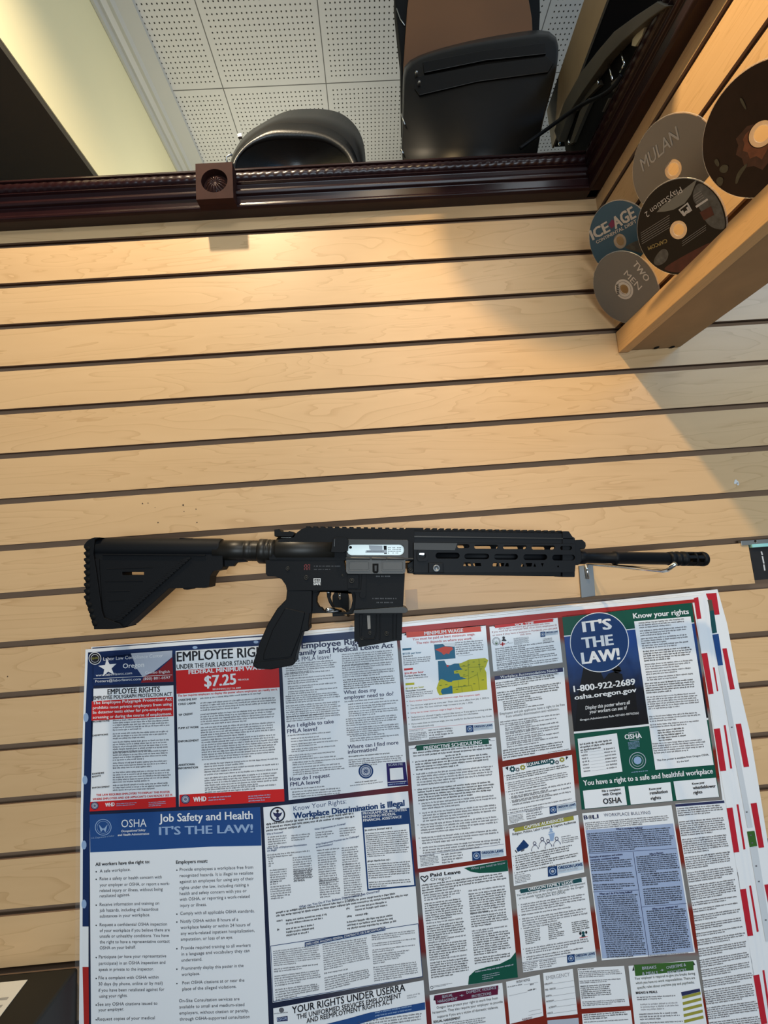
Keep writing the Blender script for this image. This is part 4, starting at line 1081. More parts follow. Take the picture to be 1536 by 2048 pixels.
p.text('Know your rights', (690, 206), (1175, 165), 45, WHITEI, 0.02, 5)
p.poly(((694, 232), (1190, 188), F_(1312, 383), F_(815, 425)), PAPER, 5)
p.text('1-800-922-2689', (168, 852), (705, 786), 55, WHITEI, 0.02, 8).text('osha.oregon.gov', (175, 920), (715, 850), 42, WHITEI, 0.02, 8).text('Display this poster where all', (268, 1006), (660, 956), 32, WHITEI, 0.008, 8, 0.2).text('your workers can see it!', (303, 1042), (632, 1002), 32, WHITEI, 0.008, 8, 0.2).text('Oregon Administrative Rule 437-001-0275(2)(a)', (220, 1106), (735, 1042), 18, WHITEI, 0.008, 8)
for y, n in ((252, 3), (322, 3), (390, 3), (452, 2), (502, 5), (616, 3), (682, 2), (732, 2), (784, 5), (904, 6), (1074, 3), (1146, 2), (1190, 5), (1312, 5)):
    x0 = 735+(y-252)*0.148 if y < 780 else 722+(y-252)*0.128
    if y == 1190: p.para((900, 1196), (1140, 1172), 5, 22, BLACKI, lv=6)
    else: p.para((x0, y), (1160+(y-252)*0.15, y-40), n, 20.5, BLACKI if y in (502, 784) else None, lv=6)
p.crop(1120, 1440, 4.267)
p.text('This free poster is available from Oregon OSHA.', (828, 352), (1272, 302), 16, BLACKI, 0.008, 6).text("It's the law!", (1000, 364), (1100, 352), 14, BLACKI, 0.008, 6)
p.poly(((150, 160), (485, 113), (533, 440), (183, 490)), PAPER, 4).para((170, 216), (450, 176), 3, 25, BLACKI, lv=5)
for k in range(7):
    y = 282+k*27; p.row(Vector((180+k*4, y)), Vector((58, -7)), 10, GREYI, 5); p.line((245+k*4, y-10), (370+k*4, y-26), 1.5, FAINT, 5); p.row(Vector((375+k*4, y-26)), Vector((98, -13)), 10, GREYI, 5)
p.text('OSHA', (555, 165), (697, 152), 42, WHITEI, 0.02, 5).para((580, 195), (680, 184), 6, 11, LTBLUE, lv=5).frame(((585, 108), (670, 98), (678, 170), (592, 178)), 4, SILV, 3)
p.disk((662, 347), 72, SILV, 3, r_in=66).disk((662, 347), 50, SILV, 3, r_in=46).disk((662, 345), 34, LTBLUE, 3, n=12).para((610, 450), (750, 435), 1, 14, LTBLUE, lv=5)
p.text('You have a right to a safe and healthful workplace', (203, 560), (1305, 455), 46, WHITEI, 0.016, 5)
p.poly(((195, 604), (550, 566), (572, 725), (213, 757)), PAPER, 4).poly(((582, 566), (942, 530), (962, 690), (605, 722)), PAPER, 4).poly(((968, 524), (1330, 492), (1357, 655), (995, 684)), PAPER, 4)
for t, a, c, h in (('File a complaint', (360, 616), (518, 598), 18), ('with Oregon', (365, 647), (522, 632), 23), ('OSHA', (372, 718), (527, 704), 48), ('Know your', (763, 600), (868, 588), 18), ('retaliation', (770, 637), (920, 620), 27), ('rights', (778, 682), (862, 672), 27), ('Know your', (1130, 553), (1235, 541), 18), ('whistleblower', (1137, 592), (1330, 574), 27), ('rights', (1142, 634), (1215, 624), 27)):
    p.text(t, a, c, h, BLACKI, 0.018, 6)
p.done(front, 'green and blue notice with a round IT\'S THE LAW! emblem')

p = Panel(800, 1470, 6.678)
p.poly(((115, 145), (1280, 30), (1420, 1615), (240, 1785)), PAPER)
p.banner((215, 140), (1182, 45), 72, GREEN_, 'PREDICTIVE SCHEDULING', (320, 200), (1095, 116), 48)
p.line((135, 185), (200, 180), 4, INDIGO).line((1205, 76), (1265, 70), 4, INDIGO)
p.para((175, 252), (1245, 140), 1, 36, BLACKI).para((178, 290), (1250, 180), 1, 36, BLACKI).para((605, 290), (835, 262), 1, 36, BLACKI)
for y, n, x in ((368, 4, 205), (535, 5, 218), (740, 5, 235), (925, 3, 290), (1052, 4, 300), (1210, 4, 275), (1385, 3, 290), (1515, 3, 302)):
    p.para((x, y), (1235+(y-368)*0.1, y-112), n, 36, BLACKI if y in (368, 740) else None).bullets([(x, y)], 34, 6)
p.line((255, 1612), (1390, 1455), 4, INDIGO).para((268, 1632), (470, 1608), 1, 24, GREYI, 14).para((270, 1655), (520, 1622), 6, 20).para((555, 1608), (845, 1572), 4, 36).agency((962, 1560), 425, 118, 0.105)
p.done(front, 'predictive scheduling notice under a dark green ribbon')

p = Panel(810, 1710, 6.058)
p.poly(((170, 215), (1240, 60), (1368, 1482), (298, 1645)), PAPER)
p.poly(((715, 158), (1240, 60), (1250, 195), (1080, 212), (900, 220), (790, 200)), GREEN_, 3).text('What you need to know', (800, 182), (1215, 107), 30, SILV, 0.004, 5)
hp = [(235, 325), (190, 280), (195, 262), (215, 258), (240, 275), (262, 250), (280, 262), (275, 285), (235, 325)]
for a, c in zip(hp, hp[1:]):
    d = (Vector(c)-Vector(a)).normalized(); nn = Vector((-d.y, d.x))*6; p.poly((Vector(a)+nn, Vector(c)+nn, Vector(c)-nn, Vector(a)-nn), BLACKI, 4)
p.text('Paid Leave', (310, 266), (672, 222), 42, BLACKI, 0.024).text('Oregon', (310, 318), (555, 291), 38, BLACKI, -0.006)
p.para((203, 378), (1240, 222), 4, 31, BLACKI, 14, 0.45)
for y, n, h in ((500, 3, 1), (600, 8, 0), (838, 1, 1), (876, 6, 0), (1045, 2, 1), (1106, 6, 0), (1280, 1, 1), (1318, 7, 0)):
    p.para((228+(y-500)*0.095, y), (690+(y-500)*0.1, y-66), n, 29, BLACKI if not h else GREYI, 13 if not h else 14)
for y, n, h in ((445, 1, 1), (484, 9, 0), (724, 1, 1), (760, 5, 0), (930, 2, 1), (988, 9, 0), (1262, 3, 0)):
    p.para((768+(y-445)*0.09, y), (1225+(y-445)*0.085, y-66), n, 29, BLACKI if not h else GREYI, 13 if not h else 14)
p.poly(((765, 1572), (775, 1470), (850, 1400), (980, 1360), (1150, 1320), (1280, 1255), (1342, 1175), (1368, 1482)), GREEN_, 3).para((850, 1425), (1325, 1332), 1, 30, SILV, 13, 1, 5).para((935, 1465), (1150, 1425), 3, 24, SILV, 8, 0.7, 5)
p.disk((325, 1605), 18, BLACKI, 3, r_in=13).para((345, 1590), (590, 1555), 2, 14)
p.done(front, 'paid leave notice with a heart outline and green swooshes')

p = Panel(810, 1710, 6.058)
p.poly(((297, 1698), (1178, 1548), (1240, 2180), (335, 2180)), PAPER)
p.poly(((355, 1703), (1130, 1580), (1125, 1690), (378, 1812)), MAROON, 3).poly(((345, 1760), (355, 1703), (378, 1765)), BLACKI, 2).poly(((1130, 1580), (1150, 1625), (1128, 1632)), BLACKI, 2)
for t, a, c, h in (('SEXUAL', (450, 1735), (580, 1711), 34), ('HARASSMENT', (398, 1792), (638, 1752), 34), ('DOMESTIC VIOLENCE', (748, 1682), (1105, 1620), 34), ('PROTECTIONS', (812, 1730), (1045, 1690), 34), ('+', (664, 1722), (716, 1714), 34)):
    p.text(t, a, c, h, SILV, 0.012, 5)
for t, a, c in (('Oregon laws protect your right to work free from', (385, 1866), (1125, 1746)), ('harassment. They also require your employer to provide', (333, 1926), (1185, 1790)), ('supports if you are a victim of domestic violence.', (393, 1976), (1130, 1856))):
    p.text(t, a, c, 30, BLACKI, 0.0)
p.text('SEXUAL HARASSMENT', (345, 2038), (672, 1986), 28, BLACKI, 0.02).para((470, 2050), (980, 1975), 4, 24)
p.done(front, 'notice under a maroon ribbon about harassment protections')

p = Panel(990, 1500, 7.314)
p.poly(((110, 250), (1125, 70), (1192, 888), (190, 1100)), PAPER)
p.poly(((458, 187), (786, 130), (792, 196), (470, 254)), DGREEN, 3).text('EQUAL PAY', (472, 236), (780, 176), 42, WHITEI, 0.02, 5)
def gear(c, r, M, hole=PAPER):
    p.poly([(c[0]+(r if k % 4 in (1, 2) else r*0.78)*math.cos(2*PI*(k+.5)/32), c[1]+(r if k % 4 in (1, 2) else r*0.78)*math.sin(2*PI*(k+.5)/32)) for k in range(32)], M, 3).disk(c, r*0.34, hole, 4, n=14)
for c, r, M in (((255, 280), 46, DGREEN), ((832, 172), 46, DGREEN), ((405, 255), 42, OLIVE2), ((980, 142), 40, OLIVE2), ((330, 287), 32, GREYI), ((908, 180), 32, GREYI)):
    gear(c, r, M)
p.poly(((150, 262), (195, 238), (190, 300)), BLACKI, 3).poly(((1035, 92), (1075, 100), (1040, 145)), BLACKI, 3)
for y, n, x, w_, lh in ((385, 3, 165, 915, 30), (492, 4, 185, 915, 30), (618, 1, 190, 580, 30), (655, 2, 235, 900, 38), (715, 2, 243, 880, 38), (775, 2, 252, 890, 38), (888, 1, 215, 925, 30), (925, 1, 220, 510, 30)):
    p.para((x, y), (x+w_, y-w_*0.185), n, lh, BLACKI if y in (385, 618) else None).bullets([(x, y)], 25, 5)
p.line((185, 945), (1190, 750), 4, INDIGO).para((205, 975), (425, 938), 6, 20).para((455, 915), (690, 872), 4, 34).agency((797, 832), 390, 105, 0.17)
p.done(front, 'equal pay notice with teal and olive gear wheels')

p = Panel(990, 1500, 7.314)
p.poly(((207, 1157), (1215, 950), (1306, 1790), (276, 1990)), PAPER)
p.banner((280, 1142), (1147, 962), 60, OLIVE2, 'CAPTIVE AUDIENCES', (428, 1157), (1005, 1034), 46)
p.text('Religion, Politics, Labor Unions & Captive Audiences', (258, 1250), (1185, 1064), 34, BLACKI, 0.006)
p.poly(((312, 1442), (420, 1310), (496, 1392), (478, 1425), (332, 1492)), DKBLUE, 3).poly(((290, 1472), (302, 1462), (328, 1500), (316, 1508)), BLACKI, 3).poly(((375, 1470), (432, 1440), (430, 1470), (385, 1490)), GREYI, 3)
for c, r in (((580, 1365), 25), ((692, 1303), 27), ((778, 1330), 25), ((903, 1297), 27)):
    p.disk(c, r, INDIGO, 5, r_in=r-8)
    pts = [(c[0]-48+96*t, c[1]+38+ (50*(2*t-1)**2) - 4*t*8) for t in [k/8 for k in range(9)]]
    for a, d in zip(pts, pts[1:]): p.poly((a, d, (d[0], d[1]+9), (a[0], a[1]+9)), INDIGO, 5)
    for sx in (0, -1): p.poly((pts[sx], (pts[sx][0]+8, pts[sx][1]), (pts[sx][0]+9, pts[sx][1]+28), (pts[sx][0]+1, pts[sx][1]+28)), INDIGO, 5)
p.disk((818, 1165), 20, LTBLUE, 3).poly(((780, 1212), (800, 1190), (840, 1184), (860, 1202)), LTBLUE, 3).poly(((775, 1228), (875, 1208), (870, 1240), (855, 1330), (810, 1336), (795, 1250)), LTBLUE, 3)
p.para((970, 1280), (1110, 1255), 1, 26).para((975, 1310), (1225, 1270), 3, 28)
for y, n, x, w_ in ((1562, 4, 295, 840), (1695, 3, 302, 950), (1805, 1, 312, 950)):
    p.para((x, y), (x+w_, y-w_*0.195), n, 32, BLACKI).bullets([(x, y)], 30, 5)
p.para((285, 1838), (440, 1810), 1, 22).para((290, 1865), (530, 1822), 5, 22).agency((770, 1715), 520, 140, 0.155)
p.done(front, 'captive audiences notice with a megaphone and figure icons')

p = Panel(1010, 1740, 5.689)
p.poly(((115, 227), (925, 76), (1045, 1040), (207, 1165)), PAPER)
p.banner((170, 222), (868, 92), 44, DGREEN, 'OREGON FAMILY LEAVE', (265, 236), (775, 150), 34)
for t, a, c in (('You can take time off for pregnancy disability, bereavement', (135, 302), (915, 160)), ('or to provide home care for your child under the Oregon', (162, 336), (895, 198)), ('Family Leave Act (OFLA).', (363, 326), (692, 262))):
    p.text(t, a, c, 25, ink('dark_slate_ink', (0.02, 0.045, 0.06)), 0.002)
for y, n, x, w_ in ((402, 4, 180, 730), (520, 1, 188, 570), (565, 4, 195, 745), (672, 1, 210, 440), (905, 3, 235, 735), (1000, 2, 245, 690)):
    p.para((x, y), (x+w_, y-w_*0.165), n, 27).bullets([(x, y)], 26, 4)
p.para((222, 700), (400, 668), 8, 21, BLACKI).para((490, 645), (650, 615), 4, 21, BLACKI).para((495, 730), (680, 700), 4, 21, BLACKI).para((758, 605), (955, 572), 6, 22, BLACKI)
p.disk((890, 715), 17, DGREEN, 4).poly(((870, 765), (878, 735), (905, 732), (918, 758)), DGREEN, 4).disk((858, 722), 13, BLACKI, 4, 18).disk((925, 710), 12, BLACKI, 4, 16).poly(((848, 770), (940, 755), (942, 760), (850, 776)), RED_, 4)
p.line((190, 1052), (1035, 928), 3, INDIGO).para((200, 1072), (375, 1045), 5, 20).para((390, 1045), (590, 1015), 4, 24).agency((705, 968), 325, 88, 0.13)
p.done(front, 'family leave notice under a dark teal ribbon')

p = Panel(1150, 1590, 6.144)
p.poly(((88, 226), (1185, 125), (1478, 1936), (328, 2032)), PAPER)
p.text('B', (113, 300), (158, 295), 48, INDIGO, 0.02).disk((188, 272), 26, GREYI, 3, r_in=20).disk((188, 272), 15, GREYI, 3).text('LI', (222, 293), (288, 284), 48, INDIGO, 0.02).text('WORKPLACE BULLYING', (358, 267), (928, 234), 40, INDIGO, -0.008)
p.para((122, 352), (1170, 258), 4, 24, None, 11).poly(((130, 432), (1205, 350), (1460, 1925), (335, 2008)), PALEB, 3)
p.line((168, 720), (1250, 655), 4, INDIGO, 4).poly(((712, 700), (718, 700), (912, 1990), (906, 1990)), INDIGO, 4).line((222, 1190), (782, 1165), 4, INDIGO, 4).line((820, 1375), (1370, 1330), 4, INDIGO, 4)
p.text('What is workplace bullying?', (505, 430), (830, 412), 22, INDIGO, 0.02, 5)
p.fill(((148, 468), (1200, 386), (1240, 640), (175, 712)), 10, BLACKI, 0.40, (), 0, 5)
p.text('Examples of situations and actions', (185, 775), (585, 738), 22, INDIGO, 0.02, 5).text('commonly considered bullying', (190, 810), (545, 778), 22, INDIGO, 0.02, 5)
p.fill(((190, 815), (700, 775), (755, 1150), (235, 1172)), 14, BLACKI, 0.42, (5, 10), 0, 5)
p.text("What can I do if I'm being bullied?", (300, 1228), (705, 1203), 24, INDIGO, 0.02, 5).fill(((248, 1238), (770, 1210), (890, 1985), (375, 2005)), 30, BLACKI, 0.42, (), 0.04, 5)
p.text('Why it Matters', (915, 738), (1085, 718), 22, INDIGO, 0.02, 5).fill(((750, 752), (1250, 705), (1290, 925), (778, 960)), 9, BLACKI, 0.42, (), 0, 5).fill(((785, 965), (1280, 925), (1340, 1320), (838, 1358)), 15, BLACKI, 0.42, (6,), 0.05, 5)
p.text('What can an employer do?', (950, 1412), (1265, 1380), 24, INDIGO, 0.02, 5).fill(((850, 1420), (1360, 1385), (1440, 1900), (930, 1950)), 20, BLACKI, 0.42, (), 0.05, 5).fill(((918, 1965), (1400, 1928), (1405, 1965), (922, 2000)), 2, GREYI, 0.4, (), 0, 5)
p.done(front, 'workplace bullying notice with a pale blue printed box')

p = Panel(1330, 1170, 2.335)
p.poly(((48, 1022), (277, 1003), (305, 1140), (340, 1340), (372, 1560), (400, 1730), (432, 1900), (462, 2048), (475, 2180), (225, 2180), (205, 2048), (168, 1800), (130, 1520), (90, 1280)), PAPER)
p.poly(((48, 1024), (276, 1006), (278, 1018), (50, 1036)), INDIGO, 3)
gp = (5, 12, 19, 26, 31, 38, 40, 47)
p.fill(((56, 1040), (268, 1022), (340, 1440), (125, 1475)), 42, GREYI, 0.42, (4, 5, 13, 21, 28, 34), 0, 4).fill(((127, 1480), (342, 1448), (398, 1750), (165, 1790)), 30, GREYI, 0.42, (2, 5, 9, 13, 16, 20, 25), 0, 4).fill(((168, 1795), (400, 1755), (455, 2060), (208, 2090)), 30, GREYI, 0.42, (4, 9, 17, 24), 0, 4)
p.done(front, 'tall narrow column of small grey print')

p = Panel(1010, 1740, 5.689)
p.poly(((12, 1272), (395, 1190), (437, 1660), (55, 1752)), PAPER).text('PAYDAY NOTICE', (132, 1287), (283, 1260), 26, GREYI, 0.008).para((30, 1338), (205, 1305), 1, 22).para((285, 1310), (340, 1300), 1, 24).line((215, 1305), (378, 1275), 3, FAINT).line((45, 1432), (255, 1385), 3, FAINT).para((260, 1378), (368, 1355), 1, 26, BLACKI).line((270, 1610), (405, 1580), 3, FAINT).line((265, 1655), (420, 1622), 3, FAINT).text('PLEASE POST', (198, 1714), (312, 1690), 20, MAROON, 0.01)
p.done(front, 'small payday notice with blank lines')
p = Panel(1010, 1740, 5.689)
p.poly(((433, 1173), (770, 1125), (827, 1640), (475, 1678)), PAPER).text('EMERGENCY', (470, 1252), (738, 1207), 44, FAINT, -0.004)
for t, a, c in (('AMBULANCE', (450, 1310), (540, 1294)), ('FIRE - RESCUE', (458, 1374), (576, 1355)), ('HOSPITAL', (466, 1447), (535, 1433)), ('PHYSICIAN', (472, 1507), (556, 1492)), ('ALTERNATE', (500, 1577), (586, 1557)), ('POLICE', (486, 1642), (545, 1630))):
    p.text(t, a, c, 18, GREYI, 0.01).line((c[0]+5, c[1]), (780+(c[1]-1290)*0.1, c[1]-(790-c[0])*0.15), 3, FAINT)
p.done(front, 'small emergency telephone list')
p = Panel(1010, 1740, 5.689)
p.poly(((825, 1120), (1355, 1090), (1418, 1545), (870, 1580)), PAPER).para((832, 1140), (1025, 1125), 1, 20, BLACKI).para((838, 1165), (1330, 1140), 4, 20).para((850, 1272), (1330, 1242), 2, 20).para((858, 1330), (1210, 1306), 7, 22, BLACKI, None, 0.4).para((880, 1508), (1370, 1478), 3, 20)
p.done(front, 'small insurance notice card')
p = Panel(1010, 1740, 5.689)
p.poly(((875, 1637), (1432, 1597), (1480, 2000), (905, 2000)), PAPER).para((892, 1658), (1400, 1620), 3, 24, BLACKI).para((900, 1738), (1420, 1705), 1, 22)
p.done(front, 'small notice card at the bottom edge')
p = Panel(1010, 1740, 5.689)
p.poly(((482, 1712), (835, 1682), (860, 1990), (500, 1990)), SILV)
p.done(front, 'plain grey printed box at the bottom edge')
p = Panel(1230, 1900, 5.02)
p.poly(((135, 160), (815, 100), (925, 760), (925, 900), (215, 900)), PAPER).poly(((190, 150), (787, 112), (790, 202), (205, 262)), GRASS, 3)
p.poly(((175, 212), (185, 155), (195, 205)), BLACKI, 3).poly(((786, 114), (806, 148), (788, 155)), BLACKI, 3)
for t, a, c, h in (('BREAKS', (275, 197), (415, 184), 30), ('& MEALS', (275, 250), (430, 240), 30), ('OVERTIME &', (518, 192), (712, 160), 30), ('PAYCHECKS', (530, 242), (717, 212), 30), ('+', (456, 218), (494, 214), 28)):
    p.text(t, a, c, h, SILV, 0.012, 5)
for t, a, c in (('Your employer is required to give you breaks during', (200, 300), (805, 246)), ('which you have no work responsibilities. There are', (210, 346), (805, 290)), ('specific rules about overtime pay and paychecks.', (225, 392), (800, 335))):
    p.text(t, a, c, 26, ink('dark_green_text', (0.03, 0.05, 0.04)), 0.0)
p.text('BREAKS & MEALS', (212, 442), (425, 430), 22, BLACKI, 0.024).para((220, 482), (630, 462), 2, 22).para((255, 555), (640, 535), 3, 26, FAINT).para((245, 652), (655, 635), 3, 26).para((255, 740), (690, 720), 1, 22)
p.poly(((663, 424), (850, 386), (857, 416), (672, 463)), INDIGO, 3)
for k in range(5):
    y = 40*k; x = 8*k
    p.poly(((674+x*.6, 465+y*1.5), (858+x*.9, 418+y*1.5), (862+x*.9, 446+y*1.5), (678+x*.6, 494+y*1.5)), OLIVE2, 3)
p.done(front, 'breaks and overtime notice under a grass green ribbon')

# --- lower left
p = Panel(0, 1580, 2.844)
p.poly(((510, 140), (1480, 97), (1532, 1420), (1540, 1590), (520, 1590), (513, 700)), PAPER).poly(((510, 140), (1480, 97), (1487, 316), (1200, 322), (900, 338), (700, 346), (513, 355)), BLUEI, 3)
p.text('Job Safety and Health', (907, 182), (1437, 164), 46, WHITEI, 0.014, 5).text("IT'S THE LAW!", (907, 256), (1437, 241), 47, LTBLUE, 0.02, 5).text('OSHA', (690, 213), (833, 208), 45, WHITEI, 0.002, 5).text('Occupational Safety', (690, 240), (828, 233), 13, WHITEI, 0.01, 5, 0.2).text('and Health Administration', (670, 262), (848, 254), 13, WHITEI, 0.01, 5, 0.2)
p.disk((587, 212), 47, LTBLUE, 4, r_in=43).disk((587, 212), 36, LTBLUE, 4, r_in=34).poly(((562, 195), (587, 225), (612, 195), (600, 240), (587, 215), (574, 240)), LTBLUE, 4).text('U.S. Department of Labor', (520, 279), (650, 264), 10, LTBLUE, 0.0, 5)
NB = ink('ink_blue_black', (0.035, 0.04, 0.06))
p.text('All workers have the right to:', (543, 432), (852, 416), 19, BLACKI, 0.016).text('Employers must:', (1002, 420), (1180, 412), 19, BLACKI, 0.016)
for t, x0, x1, y0, y1 in (('A safe workplace.', 567, 742, 470, 460), ('Raise a safety or health concern with', 567, 920, 513, 503), ('your employer or OSHA, or report a work-', 567, 965, 549, 540), ('related injury or illness, without being', 567, 925, 581, 572), ('retaliated against.', 567, 738, 612, 603), ('Receive information and training on', 567, 905, 660, 652), ('job hazards, including all hazardous', 567, 900, 693, 686), ('substances in your workplace.', 567, 853, 726, 718), ('Request a confidential OSHA inspection', 567, 950, 775, 771), ('of your workplace if you believe there are', 567, 965, 808, 804), ('unsafe or unhealthy conditions. You have', 567, 960, 840, 836), ('the right to have a representative contact', 567, 965, 873, 869), ('OSHA on your behalf.', 567, 772, 907, 902), ('Participate (or have your representative', 562, 945, 958, 952), ('participate) in an OSHA inspection and', 562, 940, 995, 989), ('speak in private to the inspector.', 562, 875, 1030, 1026), ('File a complaint with OSHA within', 560, 902, 1077, 1073), ('30 days (by phone, online or by mail)', 560, 925, 1112, 1107), ('if you have been retaliated against for', 560, 935, 1148, 1142), ('using your rights.', 565, 725, 1182, 1177), ('See any OSHA citations issued to', 555, 895, 1228, 1222), ('your employer.', 560, 705, 1260, 1254), ('Request copies of your medical', 555, 880, 1312, 1304),
        ('Provide employees a workplace free from', 1022, 1440, 461, 447), ('recognized hazards. It is illegal to retaliate', 1022, 1440, 496, 480), ('against an employee for using any of their', 1022, 1443, 530, 512), ('rights under the law, including raising a', 1022, 1415, 565, 547), ('health and safety concern with you or', 1022, 1403, 598, 581), ('with OSHA, or reporting a work-related', 1022, 1420, 631, 613), ('injury or illness.', 1025, 1175, 666, 659), ('Comply with all applicable OSHA standards.', 1025, 1448, 711, 696), ('Notify OSHA within 8 hours of a', 1027, 1355, 756, 744), ('workplace fatality or within 24 hours of', 1027, 1425, 791, 774), ('any work-related inpatient hospitalization,', 1028, 1448, 825, 807), ('amputation, or loss of an eye.', 1028, 1325, 858, 846), ('Provide required training to all workers', 1030, 1425, 908, 891), ('in a language and vocabulary they can', 1032, 1420, 942, 922), ('understand.', 1032, 1150, 977, 970), ('Prominently display this poster in the', 1033, 1385, 1024, 1007), ('workplace.', 1033, 1137, 1058, 1052), ('Post OSHA citations at or near the', 1037, 1390, 1106, 1090), ('place of the alleged violations.', 1037, 1345, 1141, 1126), ('On-Site Consultation services are', 1018, 1362, 1208, 1196), ('available to small and medium-sized', 1020, 1390, 1243, 1229), ('employers, without citation or penalty,', 1020, 1415, 1278, 1263), ('through OSHA-supported consultation', 1022, 1420, 1312, 1298)):
    p.text(t, (x0, y0), (x1, y1), 18, NB, -0.002)
p.bullets([(567, y) for y in (470, 513, 660, 775, 958, 1077, 1228, 1312)], 20, 4).bullets([(1026, y) for y in (461, 711, 756, 908, 1024, 1106)], 20, 4)
p.done(front, 'large job safety notice with a blue header')

p = Panel(510, 1580, 4.377)
p.poly(((72, 152), (1340, 10), (1468, 1635), (155, 1862)), PAPER)
p.disk((197, 215), 67, BLACKI, 3).disk((197, 215), 56, PALEB, 4).disk((197, 215), 52, WHITEI, 5).poly(((155, 195), (185, 205), (197, 190), (210, 205), (240, 195), (225, 225), (205, 240), (215, 262), (180, 262), (190, 240), (168, 225)), INDIGO, 6).disk((197, 183), 12, BLACKI, 6)
p.text('Know Your Rights:', (338, 184), (800, 117), 42, DKBLUE, -0.008).text('Workplace Discrimination is Illegal', (340, 252), (1308, 137), 52, DKBLUE, 0.03)
p.para((98, 308), (880, 208), 3, 28, BLACKI, 13, 0.35)
p.poly(((930, 190), (1350, 155), (1408, 842), (983, 882)), DKBLUE, 3).poly(((955, 330), (1346, 297), (1394, 830), (995, 865)), PAPER, 4)
for t, a, c in (('PROGRAMS OR ACTIVITIES', (945, 217), (1328, 182)), ('RECEIVING FEDERAL', (946, 247), (1235, 218)), ('FINANCIAL ASSISTANCE', (948, 277), (1283, 245))):
    p.text(t, a, c, 23, WHITEI, 0.014, 5)
p.para((962, 360), (1210, 336), 1, 22, BLACKI, 11, 1, 5).fill(((965, 375), (1340, 340), (1352, 565), (985, 590)), 12, BLACKI, 0.4, (), 0, 5).para((985, 632), (1195, 614), 1, 22, BLACKI, 11, 1, 5).fill(((985, 645), (1362, 615), (1375, 830), (1000, 858)), 11, BLACKI, 0.4, (7,), 0, 5)
for t, a, c in (('Who is Protected?', (102, 394), (245, 376)), ('What Organizations are Covered?', (522, 353), (793, 302)), ('What Types of Employment Discrimination', (106, 520), (453, 484)), ('are Illegal?', (108, 540), (190, 530)), ('What Employment Practices can be Challenged', (532, 486), (910, 410)), ('as Discriminatory?', (534, 508), (682, 480))):
    p.text(t, a, c, 15, DKBLUE, 0.012)
for x, y, w_, n in ((112, 420, 170, 5), (318, 405, 165, 3), (530, 380, 160, 3), (740, 345, 150, 4), (108, 575, 390, 2), (118, 610, 45, 4), (130, 710, 150, 6), (132, 810, 110, 2), (135, 855, 180, 6), (330, 600, 170, 11), (340, 715, 170, 5), (540, 535, 210, 1), (548, 560, 165, 14), (562, 800, 180, 8), (758, 515, 145, 8), (768, 660, 160, 16)):
    p.para((x, y), (x+w_, y-w_*0.1), n, 20.5)
p.text('What can You Do if You Believe Discrimination has Occurred?', (386, 1033), (1092, 892), 19, DKBLUE, 0.012).para((185, 1082), (1270, 906), 2, 28, BLACKI, 12, 0.95)
for x, y, w_, n in ((190, 1155, 55, 1), (270, 1150, 385, 2), (195, 1230, 30, 1), (272, 1225, 250, 3), (800, 1045, 40, 1), (875, 1030, 300, 2), (805, 1115, 50, 1), (880, 1105, 130, 1), (805, 1165, 415, 3)):
    p.para((x, y), (x+w_, y-w_*0.155), n, 28, BLACKI, 12, 0.9)
p.frame(((135, 1364), (1430, 1168), (1470, 1635), (157, 1856)), 5, DKBLUE, 3).poly(((435, 1336), (1140, 1196), (1142, 1228), (435, 1372)), DKBLUE, 5).text('EMPLOYERS HOLDING FEDERAL CONTRACTS OR SUBCONTRACTS', (445, 1362), (1135, 1220), 20, WHITEI, 0.008, 7)
p.fill(((158, 1405), (560, 1350), (578, 1500), (165, 1545)), 8, GREYI, 0.42).fill(((165, 1560), (565, 1515), (585, 1660), (175, 1725)), 8, GREYI, 0.42, (2,)).fill(((175, 1740), (560, 1690), (570, 1770), (182, 1850)), 5, GREYI, 0.42)
p.fill(((590, 1345), (985, 1285), (1010, 1500), (605, 1580)), 12, GREYI, 0.42).fill(((605, 1595), (1005, 1525), (1015, 1660), (615, 1760)), 8, GREYI, 0.42, (1,))
p.fill(((1020, 1265), (1410, 1220), (1420, 1380), (1030, 1430)), 9, GREYI, 0.42, (3, 6)).fill(((1030, 1435), (1380, 1390), (1215, 1500), (1035, 1530)), 5, GREYI, 0.42).fill(((1035, 1545), (1425, 1495), (1440, 1620), (1045, 1680)), 7, GREYI, 0.42)
p.done(front, 'workplace discrimination notice with a round eagle seal')

p = Panel(510, 1580, 4.377)
p.poly(((160, 1912), (1475, 1665), (1515, 2180), (168, 2180)), PAPER).text('YOUR RIGHTS UNDER USERRA', (327, 1958), (1315, 1757), 62, BLACKI, 0.012).text('THE UNIFORMED SERVICES EMPLOYMENT', (368, 2008), (1280, 1817), 42, BLACKI, 0.012).text('AND REEMPLOYMENT RIGHTS ACT', (452, 2042), (1208, 1868), 42, BLACKI, 0.012)
p.disk((232, 1927), 22, GREYI, 3).poly(((190, 1992), (285, 1978), (287, 2020), (193, 2030)), INDIGO, 3).text('ESGR', (196, 2020), (282, 2008), 24, PALEB, 0.02, 5).para((165, 1962), (300, 1948), 1, 14).para((1330, 1808), (1450, 1785), 2, 20, FAINT)
p.poly(((560, 2065), (800, 2005), (1000, 1950), (1488, 1858), (1491, 1922), (1100, 1990), (850, 2070)), BLUEI, 3).para((1050, 1955), (1400, 1890), 2, 28, LTBLUE, 9, 0.9, 5).para((900, 2040), (1470, 1960), 4, 24)
p.done(front, 'rights notice with bold black capitals and a blue wave')

